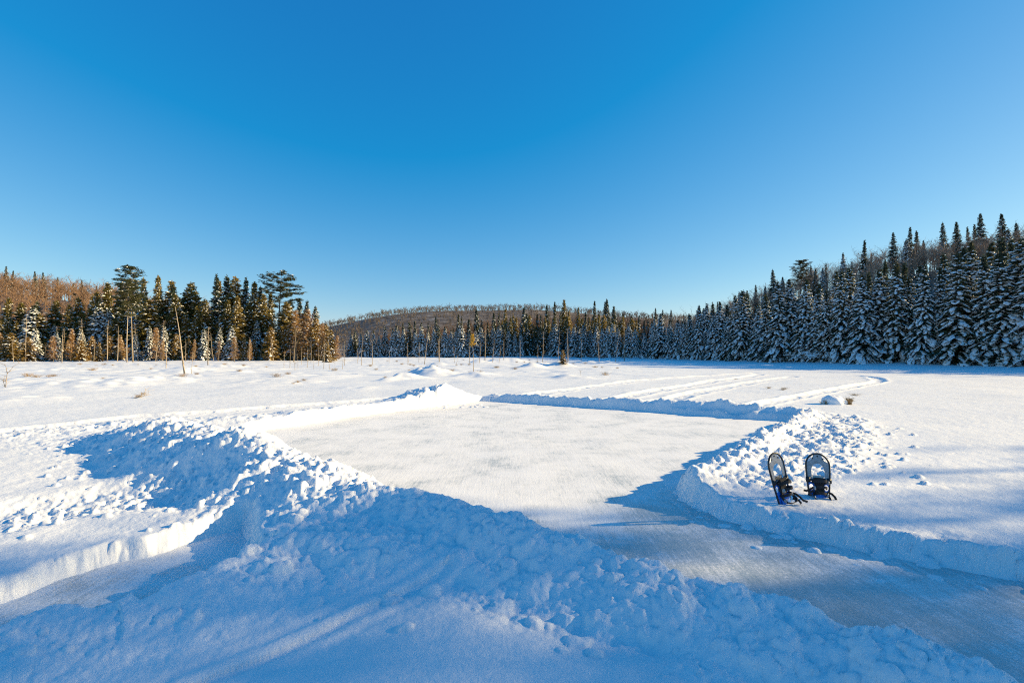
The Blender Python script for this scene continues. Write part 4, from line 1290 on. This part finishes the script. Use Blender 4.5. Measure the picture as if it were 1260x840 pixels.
def box(b, c, s, rot=None):
    bm = bmesh.new()
    bmesh.ops.create_cube(bm, size=1)
    bmesh.ops.scale(bm, vec=s, verts=bm.verts)
    bmesh.ops.bevel(bm, geom=list(bm.edges), offset=min(s) * .25, segments=2, affect='EDGES')
    if rot is not None: bmesh.ops.rotate(bm, matrix=rot, verts=bm.verts)
    bmesh.ops.translate(bm, vec=c, verts=bm.verts)
    bmesh.ops.triangulate(bm, faces=bm.faces)
    bm.verts.index_update()
    b.add([v.co[:] for v in bm.verts], [[v.index for v in f.verts] for f in bm.faces]); bm.free()


def shoe_parts():
    out = {}
    ol = []
    for i in range(33):                                   # rounded toe
        a = math.pi * i / 32
        ol.append((SW * math.cos(a), .525 + .115 * math.sin(a)))
    for i in range(1, 17):                                # left side narrowing to the tail
        t = i / 16.0
        ol.append((-(SW + (.060 - SW) * t ** 1.6), .525 - .475 * t))
    for i in range(1, 12):
        a = math.pi + math.pi * i / 12
        ol.append((.060 * math.cos(a), .05 + .05 * math.sin(a)))
    for i in range(16, 0, -1):
        t = i / 16.0
        ol.append((SW + (.060 - SW) * t ** 1.6, .525 - .475 * t))
    b = MB(); tube_loop(b, [(x, y, 0) for x, y in ol], .0085)
    out['frame'] = b.mesh('shoe_frame', M['frame'], True)
    # grey toe sheet with an arched opening, cut back beside the toe
    d = []
    for i in range(33):
        a = math.pi * i / 32; deg = math.degrees(a)
        k = 0.0
        for lo, hi in ((18, 68), (112, 162)):
            if lo < deg < hi: k = .026 * math.sin(math.pi * (deg - lo) / (hi - lo)) ** .6
        d.append(((SW - .004 - k) * math.cos(a), .525 + (.111 - k) * math.sin(a)))
    d += [(-SW + .005, .45), (-SW + .006, .385), (SW - .006, .385), (SW - .005, .45)]
    arch = [(-.056, .402), (.056, .402)] + [(.060 * math.cos(a), .475 + .072 * math.sin(a)) for a in np.linspace(0, math.pi, 17)]
    out['toe_deck'] = plate('toe_deck', d, [arch], .004, M['deck_grey'], -.002)
    b = MB()
    for x, y in ((0, .615), (-.047, .592), (.047, .592)):
        box(b, (x, y, .004), (.012, .012, .006))
    out['rivet'] = b.mesh('deck_rivets', M['frame'], True)
    # blue heel sheet with two openings beside the binding
    d = [(x * .96, y) for x, y in ol if y < .375]
    d = [(-SW * .93, .375)] + [p for p in d] + [(SW * .93, .375)]
    hole = lambda sx: [(sx * (.066 + .020 * math.cos(a)), .325 + .028 * math.sin(a)) for a in np.linspace(0, 2 * math.pi, 13)[:-1]]
    out['heel_deck'] = plate('heel_deck', d, [hole(-1), hole(1)], .004, M['deck_blue'], -.002)
    b = MB(); tube_loop(b, [(-SW, .39, .006), (-.05, .39, .011), (.05, .39, .011), (SW, .39, .006)], .011, 8, False)
    for s in (-1, 1): box(b, (s * (SW - .012), .392, .006), (.04, .05, .018))
    out['crossbar'] = b.mesh('pivot_crossbar', M['frame'], True)
    # binding
    b = MB(); box(b, (0, .335, .016), (.084, .13, .016)); box(b, (0, .385, .03), (.10, .06, .02))
    out['binding'] = b.mesh('binding_base', M['strap'], False)
    straps = []
    for y, rw, hh, w in ((.375, .060, .075, .028), (.318, .058, .085, .022), (.262, .054, .06, .024)):
        b = MB()
        ribbon(b, [(rw * math.cos(a), y + .012 * math.sin(a), .015 + hh * math.sin(a)) for a in np.linspace(-.1, math.pi + .1, 15)], (0, 1, .1), w)
        straps.append(b.mesh('binding_strap', M['strap'], False))
    b = MB(); box(b, (0, .228, .016), (.105, .095, .024))
    out['heel_pad'] = b.mesh('heel_pad', M['deck_blue'], True)
    out['straps'] = straps
    b = MB()                                             # heel loop hanging towards the tail
    ribbon(b, [(.052, .28, .02), (.070, .245, .045), (.066, .215, .075), (.03, .20, .09), (-.03, .20, .09), (-.066, .215, .075), (-.070, .245, .045), (-.052, .28, .02)], (0, .3, 1), .026)
    out['heel_strap'] = b.mesh('heel_strap', M['strap'], False)
    bu = []
    for x, y, zz in ((.060, .372, .055), (-.060, .318, .06), (.056, .262, .045), (-.066, .23, .06)):
        b = MB(); box(b, (x, y, zz), (.016, .034, .026)); bu.append(b.mesh('strap_buckle', M['buckle'], True))
    out['buckles'] = bu
    b = MB()                                             # steel teeth under the toe
    for s in (-1, 1):
        for y in (.36, .40, .43):
            b.slivers([(s * .04, y, -.002), (s * .02, y, -.002)], [(s * .046, y + .008, -.034), (s * .022, y + .008, -.028)], [.02, .016])
    box(b, (0, .395, -.006), (.10, .08, .004))
    out['crampon'] = b.mesh('toe_crampon', M['steel'], False)
    return out


SP = shoe_parts()


def snowshoe(px, py, hgt, yaw, lean, roll, bury, label, tails):
    X, Y = P(px, py, hgt)
    z = ground_h(X, Y)
    up = Vector((0, 0, 1)); zl0 = Vector((math.sin(yaw), -math.cos(yaw), 0))
    yl = up * math.cos(lean) - zl0 * math.sin(lean); zl = zl0 * math.cos(lean) + up * math.sin(lean)
    xl = yl.cross(zl)
    m = Matrix((xl, yl, zl)).transposed() @ Matrix.Rotation(roll, 3, 'Z')
    root = empty('snowshoe', (X, Y, z), 0)
    root.rotation_euler = m.to_euler()
    off = m @ Vector((0, -bury, 0))
    root.location = Vector((X, Y, z)) + off
    tag(root, label, 'snowshoe', 'pair of snowshoes stuck upright in the bank')
    for k in ('frame', 'toe_deck', 'heel_deck', 'crossbar', 'crampon'):
        o = link(k, SP[k], root)
        if k == 'toe_deck':
            link('rivet', SP['rivet'], o)['kind'] = 'stuff'
    bi = link('binding', SP['binding'], root)
    for s in SP['straps']: link('strap', s, bi)
    link('heel_strap', SP['heel_strap'], bi)
    link('heel_pad', SP['heel_pad'], bi)
    for s in SP['buckles']: link('buckle', s, bi)
    for t in tails:
        b = MB(); ribbon(b, t, (0, 1, .2), .02, .004)
        link('strap', b.mesh('loose_strap', M['strap']), bi)
    return root


snowshoe(966, 609, .20, R(27), R(9), R(8), .185, 'left snowshoe turned sideways, blue heel sheet and black binding, stuck in the bank',
         [[(.06, .27, .03), (.09, .25, .06), (.10, .22, .09), (.085, .20, .12), (.10, .185, .15)], [(.05, .22, .05), (.07, .20, .09), (.05, .185, .12), (.07, .175, .10)]])
snowshoe(1008, 602, .20, R(-8), R(13), R(-3), .24, 'right snowshoe facing the camera with grey toe sheet, stuck in the bank',
         [[(-.06, .32, .03), (-.10, .30, .04), (-.13, .285, .05), (-.155, .29, .05)], [(.06, .29, .03), (.09, .275, .05), (.11, .25, .06), (.12, .225, .06)], [(-.06, .29, .03), (-.11, .27, .05), (-.12, .255, .06), (-.09, .25, .07)]])
